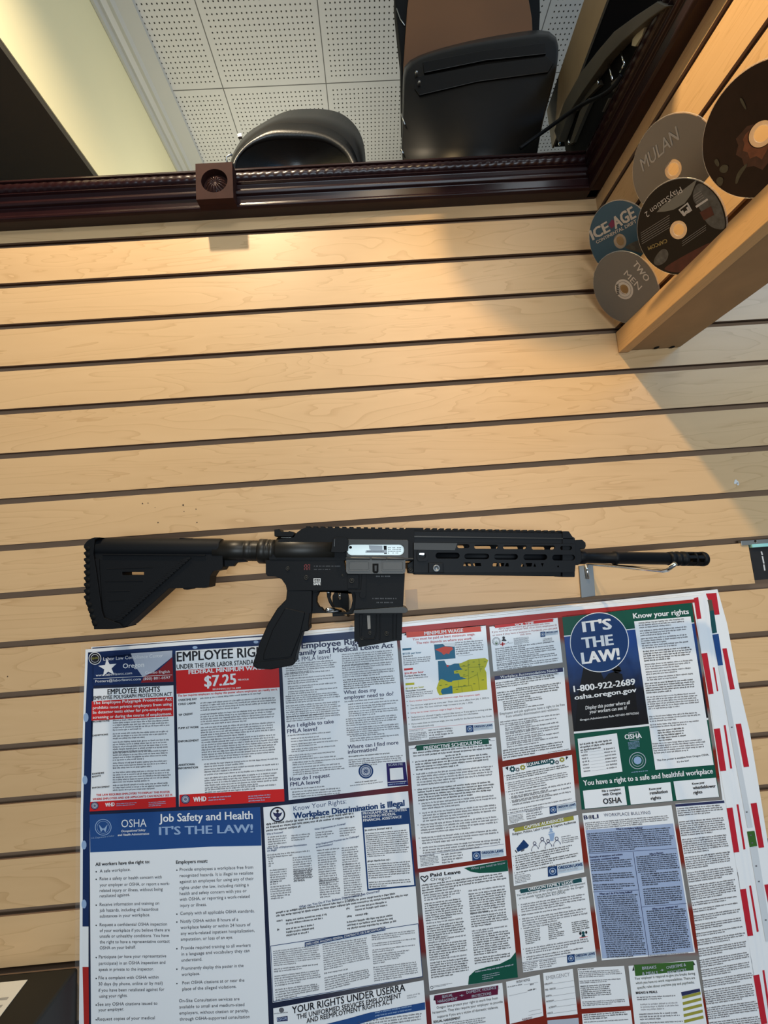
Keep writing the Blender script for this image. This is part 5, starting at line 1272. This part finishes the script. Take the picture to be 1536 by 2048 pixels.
# ================================================================== RIFLE on its hooks
YC = -0.080
rifle = thing('rifle', (0.03, YC, 1.50), 'black semi-automatic rifle hung level on wire hooks above the posters', 'rifle')
SC = F_PX/(DIST+YC)                # pixels per metre on the rifle's middle plane
c5, c6, c7b, c8, ct = zc(150, 1030, 3.84), zc(500, 1030, 4.267), zc(800, 1030, 4.267), zc(1130, 1030, 3.783), zc(640, 1060, 7.68)
def xz(c, pts, Y):
    return [(lambda q: (q.x, q.z))(onY(c(*p), Y)) for p in pts]
def slab(mb, c, loops, hw, M=BLK, front=None, depth=None):
    """outline (and holes) seen in crop c, hw = half width of the part about the rifle's middle plane"""
    Yf = YC-hw if front is None else YC-front
    Yb = YC+hw if depth is None else Yf+depth
    mb.prism([xz(c, l, Yf) for l in loops], Yf, Yb, M)
def rr(x0, y0, x1, y1, r, n=4):
    return [(x, y) for x, y in rrect(x0, y0, x1, y1, r, n)]
def axis(c, p0, p1, Y=YC):
    return onY(c(*p0), Y), onY(c(*p1), Y)

# stock
b = MB()
slab(b, c5, [[(118, 250), (150, 245), (1105, 250), (1131, 260), (1135, 398), (1120, 420), (1062, 430), (1037, 470), (1028, 550), (1000, 560), (720, 563), (410, 845), (372, 866), (215, 862), (150, 840), (125, 700)],
              [(362, 438), (528, 438), (528, 461), (362, 461)]], 0.0125)
p0, p1 = axis(c5, (128, 254), (1131, 260))
b.lathe(p0, p1, [(0, 0.002), (0, 0.0125), (0.012, 0.0145), (0.03, 0.0149), (0.985, 0.0149), (1, 0.0142), (1, 0.002)], BLK, 36)
slab(b, c5, [[(205, 300), (1000, 306), (1000, 314), (205, 308)]], 0, front=0.0150, depth=0.004)
slab(b, c5, [[(820, 556), (890, 556), (885, 570), (862, 574), (835, 572)]], 0.009)
slab(b, c5, [[(800, 176), (905, 178), (905, 190), (800, 188)]], 0.006)
stock = b.build('buttstock', rifle, bevel=0.0012)
b = MB()
for k in range(25):
    t = k/24.0
    x, y = 822+(300-822)*t, 338+(800-338)*t
    slab(b, c5, [[(x-14, y+8), (x+56, y-14), (x+70, y-5), (x+52, y+3), (x-10, y+18)]], 0, front=0.0150, depth=0.004)
slab(b, c5, [[(148, 338), (182, 338), (208, 760), (170, 745)]], 0, front=0.0140, depth=0.003)
slab(b, c5, [[(240, 412), (600, 400), (600, 404), (240, 417)]], 0, front=0.0130, depth=0.002)
slab(b, c5, [[(230, 508), (520, 504), (520, 509), (230, 513)]], 0, front=0.0130, depth=0.002)
slab(b, c5, [[(245, 584), (420, 580), (420, 586), (245, 590)]], 0, front=0.0130, depth=0.002)
slab(b, c5, [[(258, 655), (378, 652), (378, 658), (258, 662)]], 0, front=0.0130, depth=0.002)
b.build('grip_ribs', stock, bevel=0.0006)
b = MB()
edge = [(122, 180), (92, 200), (70, 228)]
n = 13
for k in range(n):
    y0, y1 = 235+k*(860-235)/n, 235+(k+1)*(860-235)/n
    xb = 66+ (0 if k < 8 else (k-8)*15)
    edge += [(xb, y0+4), (xb+3, y0+20), (xb+18, y0+30), (xb+18, y1-6)]
edge += [(145, 878), (285, 876), (372, 868), (340, 835), (222, 790), (205, 740), (160, 420), (140, 300), (150, 190), (190, 172), (150, 172)]
slab(b, c5, [edge], 0.0165)
pad = b.build('rubber_butt_pad', rifle, bevel=0.0012)
b = MB()
for k in range(n):
    y0 = 235+(k+0.5)*(860-235)/n
    xb = 98+(0 if k < 8 else (k-8)*14)
    q = onY(c5(xb, y0), YC-0.0165)
    b.lathe((q.x, YC-0.0169, q.z), (q.x, YC-0.01, q.z), [(0, 0.0002), (0, 0.0034), (1, 0.0034)], BLK_D, 12)
b.build('butt_pad_dimples', pad)
b = MB()
p0, p1 = axis(c5, (1080, 272), (1478, 275))
b.lathe(p0, p1, [(0, 0.004), (0, 0.0148), (0.57, 0.0148), (0.575, 0.0144), (0.585, 0.0148), (0.70, 0.0148), (0.71, 0.0138), (0.72, 0.0150)]+[(0.72+0.012*i, 0.0150 if i % 2 else 0.0138) for i in range(12)]+[(0.9, 0.013), (1, 0.013)], BLK_W, 36)
slab(b, c5, [[(1085, 345), (1320, 345), (1310, 360), (1235, 365), (1212, 394), (1130, 396), (1085, 415)]], 0.005)
b.build('buffer_tube', rifle)
b = MB()
p0, p1 = axis(c6, (78, 308), (235, 312))
b.lathe(p0, p1, [(0, 0.005), (0, 0.0165), (0.06, 0.0178), (0.42, 0.0178), (0.44, 0.0168), (0.48, 0.0172), (0.60, 0.0172), (0.62, 0.0160), (0.66, 0.0170), (0.84, 0.0170), (0.86, 0.0158), (1, 0.0158)], BLK_W, 40)
b.build('castle_nut', rifle)

# receivers
b = MB()
slab(b, c6, [[(232, 240), (250, 205), (372, 190), (400, 150), (440, 120), (478, 106), (1402, 124), (1402, 385), (1330, 392), (820, 388), (165, 382), (160, 330), (225, 318)],
              rr(826, 252, 1318, 344, 44)], 0.0150)
slab(b, c6, [[(372, 190), (440, 120), (478, 106), (1400, 122), (1400, 175), (600, 175)]], 0.0112)
upper = b.build('upper_receiver', rifle, bevel=0.001)
b = MB()
p0, p1 = axis(c6, (232, 300), (740, 300))
b.lathe(p0, p1, [(0, 0.004), (0, 0.0175), (0.02, 0.0185), (0.98, 0.0185), (1, 0.004)], BLK_W, 40)
b.build('bolt_housing', rifle)
b = MB()
slab(b, c6, [[(835, 205), (1345, 212), (1352, 225), (1352, 388), (826, 388), (822, 340), (822, 235)], rr(824, 250, 1320, 346, 46)], 0, front=0.0188, depth=0.008, M=BLK_W)
b.build('ejection_port_frame', upper, bevel=0.0008)
b = MB()
slab(b, c6, [[(815, 240), (1330, 240), (1330, 360), (815, 360)]], 0, front=0.0118, depth=0.002, M=BOLT)
slab(b, c6, [[(985, 318), (990, 302), (1030, 300), (1030, 295), (1165, 297), (1165, 325), (985, 322)]], 0, front=0.0128, depth=0.002, M=ZINC)
slab(b, c6, [[(1014, 258), (1130, 262), (1130, 296), (1020, 294)]], 0, front=0.0125, depth=0.002, M=ZINC)
slab(b, c6, [[(1140, 262), (1166, 262), (1168, 332), (1145, 332)]], 0, front=0.0124, depth=0.001, M=BLK_M)
q = onY(c6(858, 276), YC-0.0122)
b.lathe((q.x, YC-0.0124, q.z), (q.x, YC-0.011, q.z), [(0, 0.0002), (0, 0.0020), (1, 0.0020)], BLK_D, 14)
for k in range(9):
    for r_ in range(4):
        if random.random() < 0.75:
            x, y = 1178+k*13, 277+r_*15
            slab(b, c6, [[(x, y), (x+8, y), (x+8, y+5), (x, y+5)]], 0, front=0.0121, depth=0.0004, M=BLK_M)
for k in range(12):
    x = 1000+k*12
    slab(b, c6, [[(x, 306), (x+7, 306), (x+7, 312), (x, 312)]], 0, front=0.0130, depth=0.0004, M=BLK_M)
b.build('steel_bolt', upper)
b = MB()
slab(b, c6, [rr(820, 362, 1326, 502, 24)], 0, front=0.0192, depth=0.003, M=GREYM)
for x0, x1 in ((838, 1022), (1122, 1312)):
    slab(b, c6, [rr(x0, 388, x1, 480, 16), rr(x0+8, 396, x1-8, 470, 12)], 0, front=0.0202, depth=0.0012, M=GREYM)
    slab(b, c6, [rr(x0+12, 400, x1-12, 466, 10)], 0, front=0.0198, depth=0.0008, M=GREYM)
p0, p1 = axis(c6, (818, 368), (1392, 374), YC-0.0195)
b.lathe(p0, p1, [(0, 0.0002), (0, 0.0020), (0.36, 0.0020), (0.365, 0.0012), (0.385, 0.0012), (0.39, 0.0022), (0.6, 0.0022), (0.605, 0.0012), (0.62, 0.002), (0.86, 0.002), (0.87, 0.0012), (1, 0.0012), (1, 0.0002)], GREYM, 14)
slab(b, c6, [[(1046, 415), (1096, 415), (1096, 485), (1085, 497), (1060, 497), (1046, 485)]], 0, front=0.0206, depth=0.002, M=BLK_D)
slab(b, c6, [[(1062, 430), (1082, 430), (1080, 480), (1064, 480)]], 0, front=0.0216, depth=0.002, M=BLK_W)
b.build('dust_cover', upper, bevel=0.0005).__setitem__('label', 'grey hinged dust cover')
b = MB()
slab(b, c6, [[(708, 206), (742, 188), (822, 194), (838, 214), (832, 302), (796, 322), (690, 316)]], 0, front=0.0255, depth=0.014)
slab(b, c6, [[(722, 205), (726, 205), (722, 270), (717, 268)]], 0, front=0.0258, depth=0.001, M=ZINC)
b.build('forward_assist', upper, bevel=0.0014)
b = MB()
slab(b, c6, [[(206, 124), (250, 118), (262, 140), (328, 142), (332, 135), (372, 145), (378, 165), (362, 186), (208, 182)]], 0.013)
slab(b, c6, [[(262, 190), (352, 190), (350, 198), (262, 197)]], 0.012, M=CHROME)
b.build('charging_handle', rifle, bevel=0.001)
b = MB()
slab(b, c6, [[(140, 385), (800, 383), (822, 495), (1322, 498), (1314, 640), (1306, 790), (888, 838), (902, 690), (880, 640), (530, 645), (315, 645), (306, 600), (270, 548), (215, 524), (150, 522), (134, 500), (134, 400)]], 0.0142)
slab(b, c6, [[(930, 500), (1318, 500), (1306, 790), (900, 800), (905, 640), (940, 640)]], 0, front=0.0152, depth=0.02)
slab(b, c6, [[(886, 812), (1304, 782), (1345, 800), (1347, 822), (1325, 838), (880, 840)]], 0, front=0.0185, depth=0.037, M=BLK_W)
slab(b, c6, [[(830, 508), (925, 508), (925, 625), (830, 628)]], 0, front=0.0162, depth=0.01)
slab(b, c6, [[(955, 500), (992, 500), (990, 690), (978, 712), (950, 710), (930, 690), (942, 660), (838, 656), (838, 638), (945, 640)]], 0, front=0.0168, depth=0.01)
lower = b.build('lower_receiver', rifle, bevel=0.0011)
b = MB()
gd = [(530, 640), (905, 640), (916, 690), (905, 800), (888, 842), (840, 850), (700, 838), (620, 838), (512, 842), (526, 660)]
gh = [(570, 700), (592, 657), (640, 637), (838, 637), (868, 676), (875, 730), (862, 790), (842, 822), (815, 832), (628, 816), (612, 792), (590, 785), (568, 745)]
slab(b, c6, [gd, gh], 0.0062)
b.build('trigger_guard', lower, bevel=0.001)
b = MB()
slab(b, c6, [[(652, 640), (690, 640), (690, 680), (684, 706), (700, 750), (722, 790), (716, 800), (694, 782), (672, 745), (656, 695)]], 0.0035)
q = onY(c6(668, 655), YC-0.0037); b.lathe((q.x, YC-0.0042, q.z), (q.x, YC+0.0042, q.z), [(0, 0.0002), (0, 0.0024), (1, 0.0024), (1, 0.0002)], ALU, 14)
b.build('trigger', lower, bevel=0.0008)
b = MB()
slab(b, c6, [[(315, 640), (530, 645), (526, 832), (510, 842), (498, 940), (504, 965), (502, 988), (445, 1000), (405, 1150), (388, 1215), (384, 1262), (366, 1282), (180, 1318), (60, 1312), (24, 1290), (30, 1250), (80, 1092), (150, 932), (230, 800), (306, 722)]], 0.0135)
slab(b, c6, [[(300, 790), (470, 830), (430, 1010), (350, 1210), (110, 1235), (115, 1180), (190, 980)]], 0, front=0.0150, depth=0.005)
slab(b, c6, [[(22, 1262), (376, 1222), (384, 1262), (366, 1284), (180, 1320), (60, 1314), (24, 1292)]], 0.0150)
b.build('pistol_grip', rifle, bevel=0.0035, seg=3)
b = MB()
slab(b, c6, [[(890, 838), (1302, 828), (1295, 1070), (1242, 1074), (926, 1130), (920, 1084), (890, 1080)]], 0.0105)
for l in ([(930, 850), (965, 848), (950, 1030), (990, 1055), (1060, 1050), (1075, 1000), (1075, 850), (1085, 850), (1085, 1010), (1065, 1062), (985, 1068), (938, 1040)],
          [(1105, 850), (1118, 850), (1112, 1065), (1100, 1066)], [(1218, 850), (1228, 850), (1225, 1058), (1215, 1060)], [(1248, 850), (1256, 850), (1252, 1055), (1244, 1056)]):
    slab(b, c6, [l], 0, front=0.0117, depth=0.004)
slab(b, c6, [[(998, 856), (1026, 856), (1030, 972), (1004, 976)]], 0, front=0.0108, depth=0.001, M=mat('grey_brown_follower', (0.27, 0.235, 0.195), 0.5))
magazine = b.build('magazine', rifle, bevel=0.0007)
for c, p, f_, r in ((c6, (957, 1052), 0.0105, 16), (c6, (1024, 1005), 0.0105, 16), (c6, (1166, 1012), 0.0105, 20), (c6, (868, 560), 0.0162, 24), (c6, (322, 458), 0.0142, 18), (c6, (480, 535), 0.0142, 20), (c6, (1370, 468), 0.0150, 20), (c6, (790, 515), 0.0142, 10)):
    q = onY(c(*p), YC-f_); R_ = r/4.267/SC
    b = MB(); b.lathe((q.x, YC-f_-0.0011, q.z), (q.x, YC-f_+0.004, q.z), [(0, 0.0001), (0.0, R_*0.40), (0.14, R_*0.45), (0.14, R_*0.6), (0, R_*0.66), (0, R_*0.92), (0.12, R_), (1, R_)], BLK_W, 20)
    b.build('screw', magazine if p[1] > 1000 else lower)
q = onY(c7b(310, 455), YC-0.0226); R_ = 30/4.267/SC
b = MB(); b.lathe((q.x, YC-0.0245, q.z), (q.x, YC-0.02, q.z), [(0.3, 0.0001), (0.3, R_*0.45), (0, R_*0.6), (0, R_*0.9), (0.2, R_), (1, R_)], ZINC, 24)
SCREW = b
# markings on the receiver
b = MB()
MW, MR_, MF = mat('white_marking', (0.78, 0.78, 0.76), 0.5), mat('red_marking', (0.20, 0.018, 0.016), 0.5), mat('faint_marking', (0.045, 0.045, 0.047), 0.5)
YM = YC-0.01445
def mk(l, M, c=c6, Y=None):
    Y = YM if Y is None else Y
    b.face([(x, Y, z) for x, z in xz(c, l, Y)], M)
mk([(542, 540), (602, 540), (602, 545), (542, 545)], MW); mk([(542, 568), (602, 568), (602, 573), (542, 573)], MW); mk([(542, 545), (548, 545), (548, 568), (542, 568)], MW); mk([(596, 545), (602, 545), (602, 568), (596, 568)], MW)
mk([(553, 548), (563, 556), (553, 565)], MW); mk([(566, 549), (572, 549), (572, 565), (566, 565)], MW); mk([(576, 556), (586, 548), (586, 565)], MW); mk([(580, 554), (592, 554), (592, 559), (580, 559)], MW)
def mtext(s, p0, p1, h, M, bold=0.02, Y=None):
    Y = YM if Y is None else Y
    a, e = onY(c6(*p0), Y), onY(c6(*p1), Y)-onY(c6(*p0), Y)
    u = Vector((-e.z, 0, e.x)).normalized()*(h/4.267/SC)
    text_map(b, s, lambda i, j: a+e*i+u*j, M, bold)
mtext('SAFE', (542, 598), (603, 598), 20, MW, 0.03)
for x in (462, 490):
    for y in (422, 448):
        mk([(x, y), (x+24, y), (x+24, y+5), (x, y+5)], MR_); mk([(x, y), (x+5, y), (x+5, y+22), (x, y+22)], MR_); mk([(x+17, y+2), (x+22, y+2), (x+22, y+22), (x+17, y+22)], MR_)
for (x0, x1, y) in ((545, 775, 432), (545, 690, 460)):
    x = x0
    while x < x1:
        mk([(x, y), (x+7, y), (x+7, y+9), (x, y+9)], MF); x += random.choice((10, 10, 10, 18))
for (x0, x1, y, Yq) in ((1075, 1195, 518, YC-0.0155), (1045, 1250, 708, YC-0.0155), (1080, 1225, 742, YC-0.0155)):
    x = x0
    while x < x1:
        mk([(x, y), (x+8, y), (x+8, y+10), (x, y+10)], MF if y > 600 else mat('grey_marking', (0.09, 0.09, 0.088), 0.5), c6, Yq); x += random.choice((12, 12, 12, 20))
b.build('receiver_lettering', lower)

# top rail and fore-end
b = MB()
def rail_tooth(c, x0, x1, y0, y1):
    slab(b, c, [[(x0, y0), (x1, y0), (x1, y1), (x0, y1)]], 0.0100)
for k in range(14):
    x = 478+k*61.5
    rail_tooth(c6, x, x+36, 94+k*1.15, 118+k*1.15)
rail_tooth(c6, 1330, 1480, 109, 128)
for k in range(20):
    x = 220+k*59.2
    rail_tooth(c7b, x, x+38, 111+k*1.15, 132+k*1.15)
slab(b, c7b, [[(118, 122), (1424, 146), (1424, 160), (118, 138)]], 0.0100)
b.build('top_rail', rifle, bevel=0.0006)
b = MB()
def slot(x0, x1, y0, y1): return rr(x0, y0, x1, y1, (y1-y0)*0.48, 4)
HG = [[(118, 236), (1498, 246), (1500, 400), (1494, 480), (1486, 490), (118, 492)],
              slot(490, 592, 250, 282), slot(634, 836, 255, 288), slot(880, 1080, 260, 291), slot(1124, 1322, 262, 295), slot(1368, 1468, 265, 299),
              slot(304, 508, 322, 372), slot(550, 760, 330, 377), slot(804, 1006, 333, 380), slot(1054, 1256, 336, 384), slot(1300, 1494, 340, 388),
              [(540, 436), (548, 406), (600, 406), (612, 436)], [(620, 410), (688, 410), (694, 436), (632, 436)],
              [(784, 438), (800, 407), (828, 407), (838, 438)], [(846, 410), (890, 410), (884, 438), (852, 438)], [(896, 438), (908, 410), (924, 410), (930, 440)],
              [(1032, 440), (1044, 410), (1062, 440)], [(1072, 410), (1128, 410), (1122, 440), (1080, 440)], [(1140, 440), (1150, 412), (1162, 442)], [(1204, 412), (1226, 412), (1216, 442)], [(1342, 444), (1350, 428), (1358, 446)]]
slab(b, c7b, HG, 0, front=0.0195, depth=0.0032, M=BLK_M)
w_ = [xz(c7b, l, YC-0.0195) for l in HG]
b.prism(w_, YC+0.0163, YC+0.0195, BLK_M)
slab(b, c7b, [[(118, 236), (1498, 246), (1498, 251), (118, 242)]], 0.019, BLK_M); slab(b, c7b, [[(118, 470), (1494, 470), (1490, 490), (118, 492)]], 0.019, BLK_M); slab(b, c7b, [[(118, 236), (150, 236), (150, 490), (118, 490)]], 0.019, BLK_M)
slab(b, c7b, [[(118, 138), (1426, 158), (1492, 196), (1498, 246), (118, 236)]], 0.0135, BLK_M)
slab(b, c7b, [[(118, 178), (1490, 198), (1492, 206), (118, 190)]], 0, front=0.0150, depth=0.008, M=BLK_W)
slab(b, c7b, [[(118, 236), (490, 240), (470, 300), (118, 296)]], 0, front=0.0202, depth=0.004, M=BLK_W)
guard = b.build('handguard', rifle, bevel=0.0008)
b = MB()
slab(b, c7b, [[(375, 462), (1484, 478), (1486, 526), (118, 508), (118, 486), (375, 490)]], 0.0105, BLK_M)
slab(b, c7b, [[(244, 408), (370, 408), (372, 492), (244, 494)]], 0, front=0.0225, depth=0.02, M=BLK_M)
b.build('lower_accessory_rail', guard, bevel=0.0008)
SCREW.build('screw', guard)
b = MB()
slab(b, c7b, [rr(146, 298, 240, 395, 24), [(190+30*math.cos(a*PI/10), 346+30*math.sin(a*PI/10)) for a in range(20)]], 0, front=0.0225, depth=0.01, M=BLK_M)
slab(b, c7b, [[(165, 325), (208, 325), (205, 342), (165, 340)]], 0, front=0.0202, depth=0.002, M=CHROME)
b.build('sling_socket', guard, bevel=0.0008)
b = MB()
slab(b, c6, [[(1402, 380), (1420, 360), (1420, 480), (1400, 500), (1350, 498), (1340, 420)]], 0.012, BLK_M)
b.build('front_pin_lug', rifle, bevel=0.0008)
b = MB()
slab(b, c8, [[(-20, 122), (30, 122), (75, 188), (75, 470), (-20, 470)]], 0.015, BLK_M)
slab(b, c8, [[(60, 190), (132, 186), (156, 208), (160, 232), (150, 258), (118, 256), (128, 300), (128, 345), (105, 378), (60, 380)]], 0.0115, BLK_M)
b.build('front_sight_base', rifle, bevel=0.001)
b = MB()
p0, p1 = axis(c8, (-1300, 305), (1062, 333))
def bt(x): return (x+1300)/2362.0
mm = lambda px_: px_/3.783/SC
b.lathe(p0, p1, [(0, 0.002), (0, 0.0085), (bt(60), 0.0085), (bt(62), mm(42)), (bt(100), mm(52)), (bt(140), mm(50)), (bt(150), mm(42)), (bt(350), mm(42)), (bt(358), mm(50)), (bt(372), mm(52)), (bt(386), mm(50)), (bt(388), mm(46)), (bt(770), mm(47)), (bt(775), mm(42)), (bt(780), mm(42)), (bt(780), 0.002)], BLK_M, 36)
barrel = b.build('barrel', rifle)
b = MB()
b.lathe(p0, p1, [(bt(776), mm(30)), (bt(776), mm(50)), (bt(812), mm(54)), (bt(818), mm(46)), (bt(832), mm(46)), (bt(838), mm(55)), (bt(852), mm(55)), (bt(858), mm(46)), (bt(872), mm(46)), (bt(878), mm(55)), (bt(905), mm(55)), (bt(912), mm(50)), (bt(915), mm(38)), (bt(915), mm(20))], BLK_M, 36)
b.lathe(p0, p1, [(bt(1020), mm(42)), (bt(1020), mm(55)), (bt(1045), mm(56)), (bt(1060), mm(50)), (bt(1062), mm(40)), (bt(1020), mm(42))], BLK_M, 36)
b.lathe(p0, p1, [(bt(962), mm(42)), (bt(962), mm(54)), (bt(975), mm(54)), (bt(975), mm(42)), (bt(962), mm(42))], BLK_M, 36)
d = (p1-p0).normalized(); e1 = d.cross(Vector((0, 1, 0))).normalized(); e2 = d.cross(e1)
for k in range(6):
    a = 2*PI*(k+0.25)/6
    rings = []
    for t in (bt(908), bt(1025)):
        c = p0.lerp(p1, t); ring = []
        for rr_, da in ((mm(54), -0.22), (mm(54), 0.22), (mm(42), 0.22), (mm(42), -0.22)):
            ring.append(c+e1*(rr_*math.cos(a+da))+e2*(rr_*math.sin(a+da)))
        rings.append(ring)
    b.loft(rings, BLK_M, smooth=False)
b.build('flash_hider', barrel)

# hooks that carry it
hook1 = thing('gun_hook', onY((1178, 1180), 0), 'wire gun hook with a grey plate, under the rifle barrel', 'hook', 'gun hooks under the rifle')
def plate(px4, Y0, Y1, M, par, name='mounting_plate'):
    w = [onY(p, Y0) for p in px4]
    b = MB(); b.prism([[(q.x, q.z) for q in w]], Y0, Y1, M); return b.build(name, par, bevel=0.0006)
plate([(1163, 1196), (1191, 1192), (1186, 1128), (1158, 1132)], -0.0035, -0.0004, ZINC, hook1)
a = onY((1176, 1127.5), -0.004)
tip = onX((1331, 1141), a.x)
b = MB()
sy0, sz = tip.y, a.z
t0_, t1_ = onX((1351, 1127), a.x+0.004), onX((1334, 1140), a.x)
b.tube([a, Vector((a.x, tip.y+0.004, tip.z)), t1_, t0_], 0.0026, CHROME, 12)
b.build('hook_wire', hook1)
b = MB(); b.tube([onY((1172, 1128), -0.0065), onY((1176, 1158), -0.0065)], 0.0024, CHROME, 12)
b.build('wire_end', hook1)
hook2 = thing('gun_hook', onY((681, 1200), 0), 'wire gun hook with a black plate, seen inside the rifle trigger guard', 'hook', 'gun hooks under the rifle')
plate([(665, 1233), (698, 1231), (697, 1190), (692, 1178), (672, 1179), (665, 1192)], -0.0045, -0.0004, BLK_M, hook2)
b = MB()
def hx(p, Y): return onY(p, Y)
b.tube([hx((679, 1182), -0.0085), hx((680, 1199), -0.0085)], 0.0020, CHROME, 12)
b.build('wire_end', hook2)
b = MB()
b.tube([hx((697, 1230), -0.008), hx((691, 1228), -0.02), hx((687, 1222), -0.045), hx((680, 1219), -0.08), hx((668, 1219.5), -0.105), hx((654, 1220), -0.12)], 0.0030, CHROME, 12)
b.build('hook_wire', hook2)
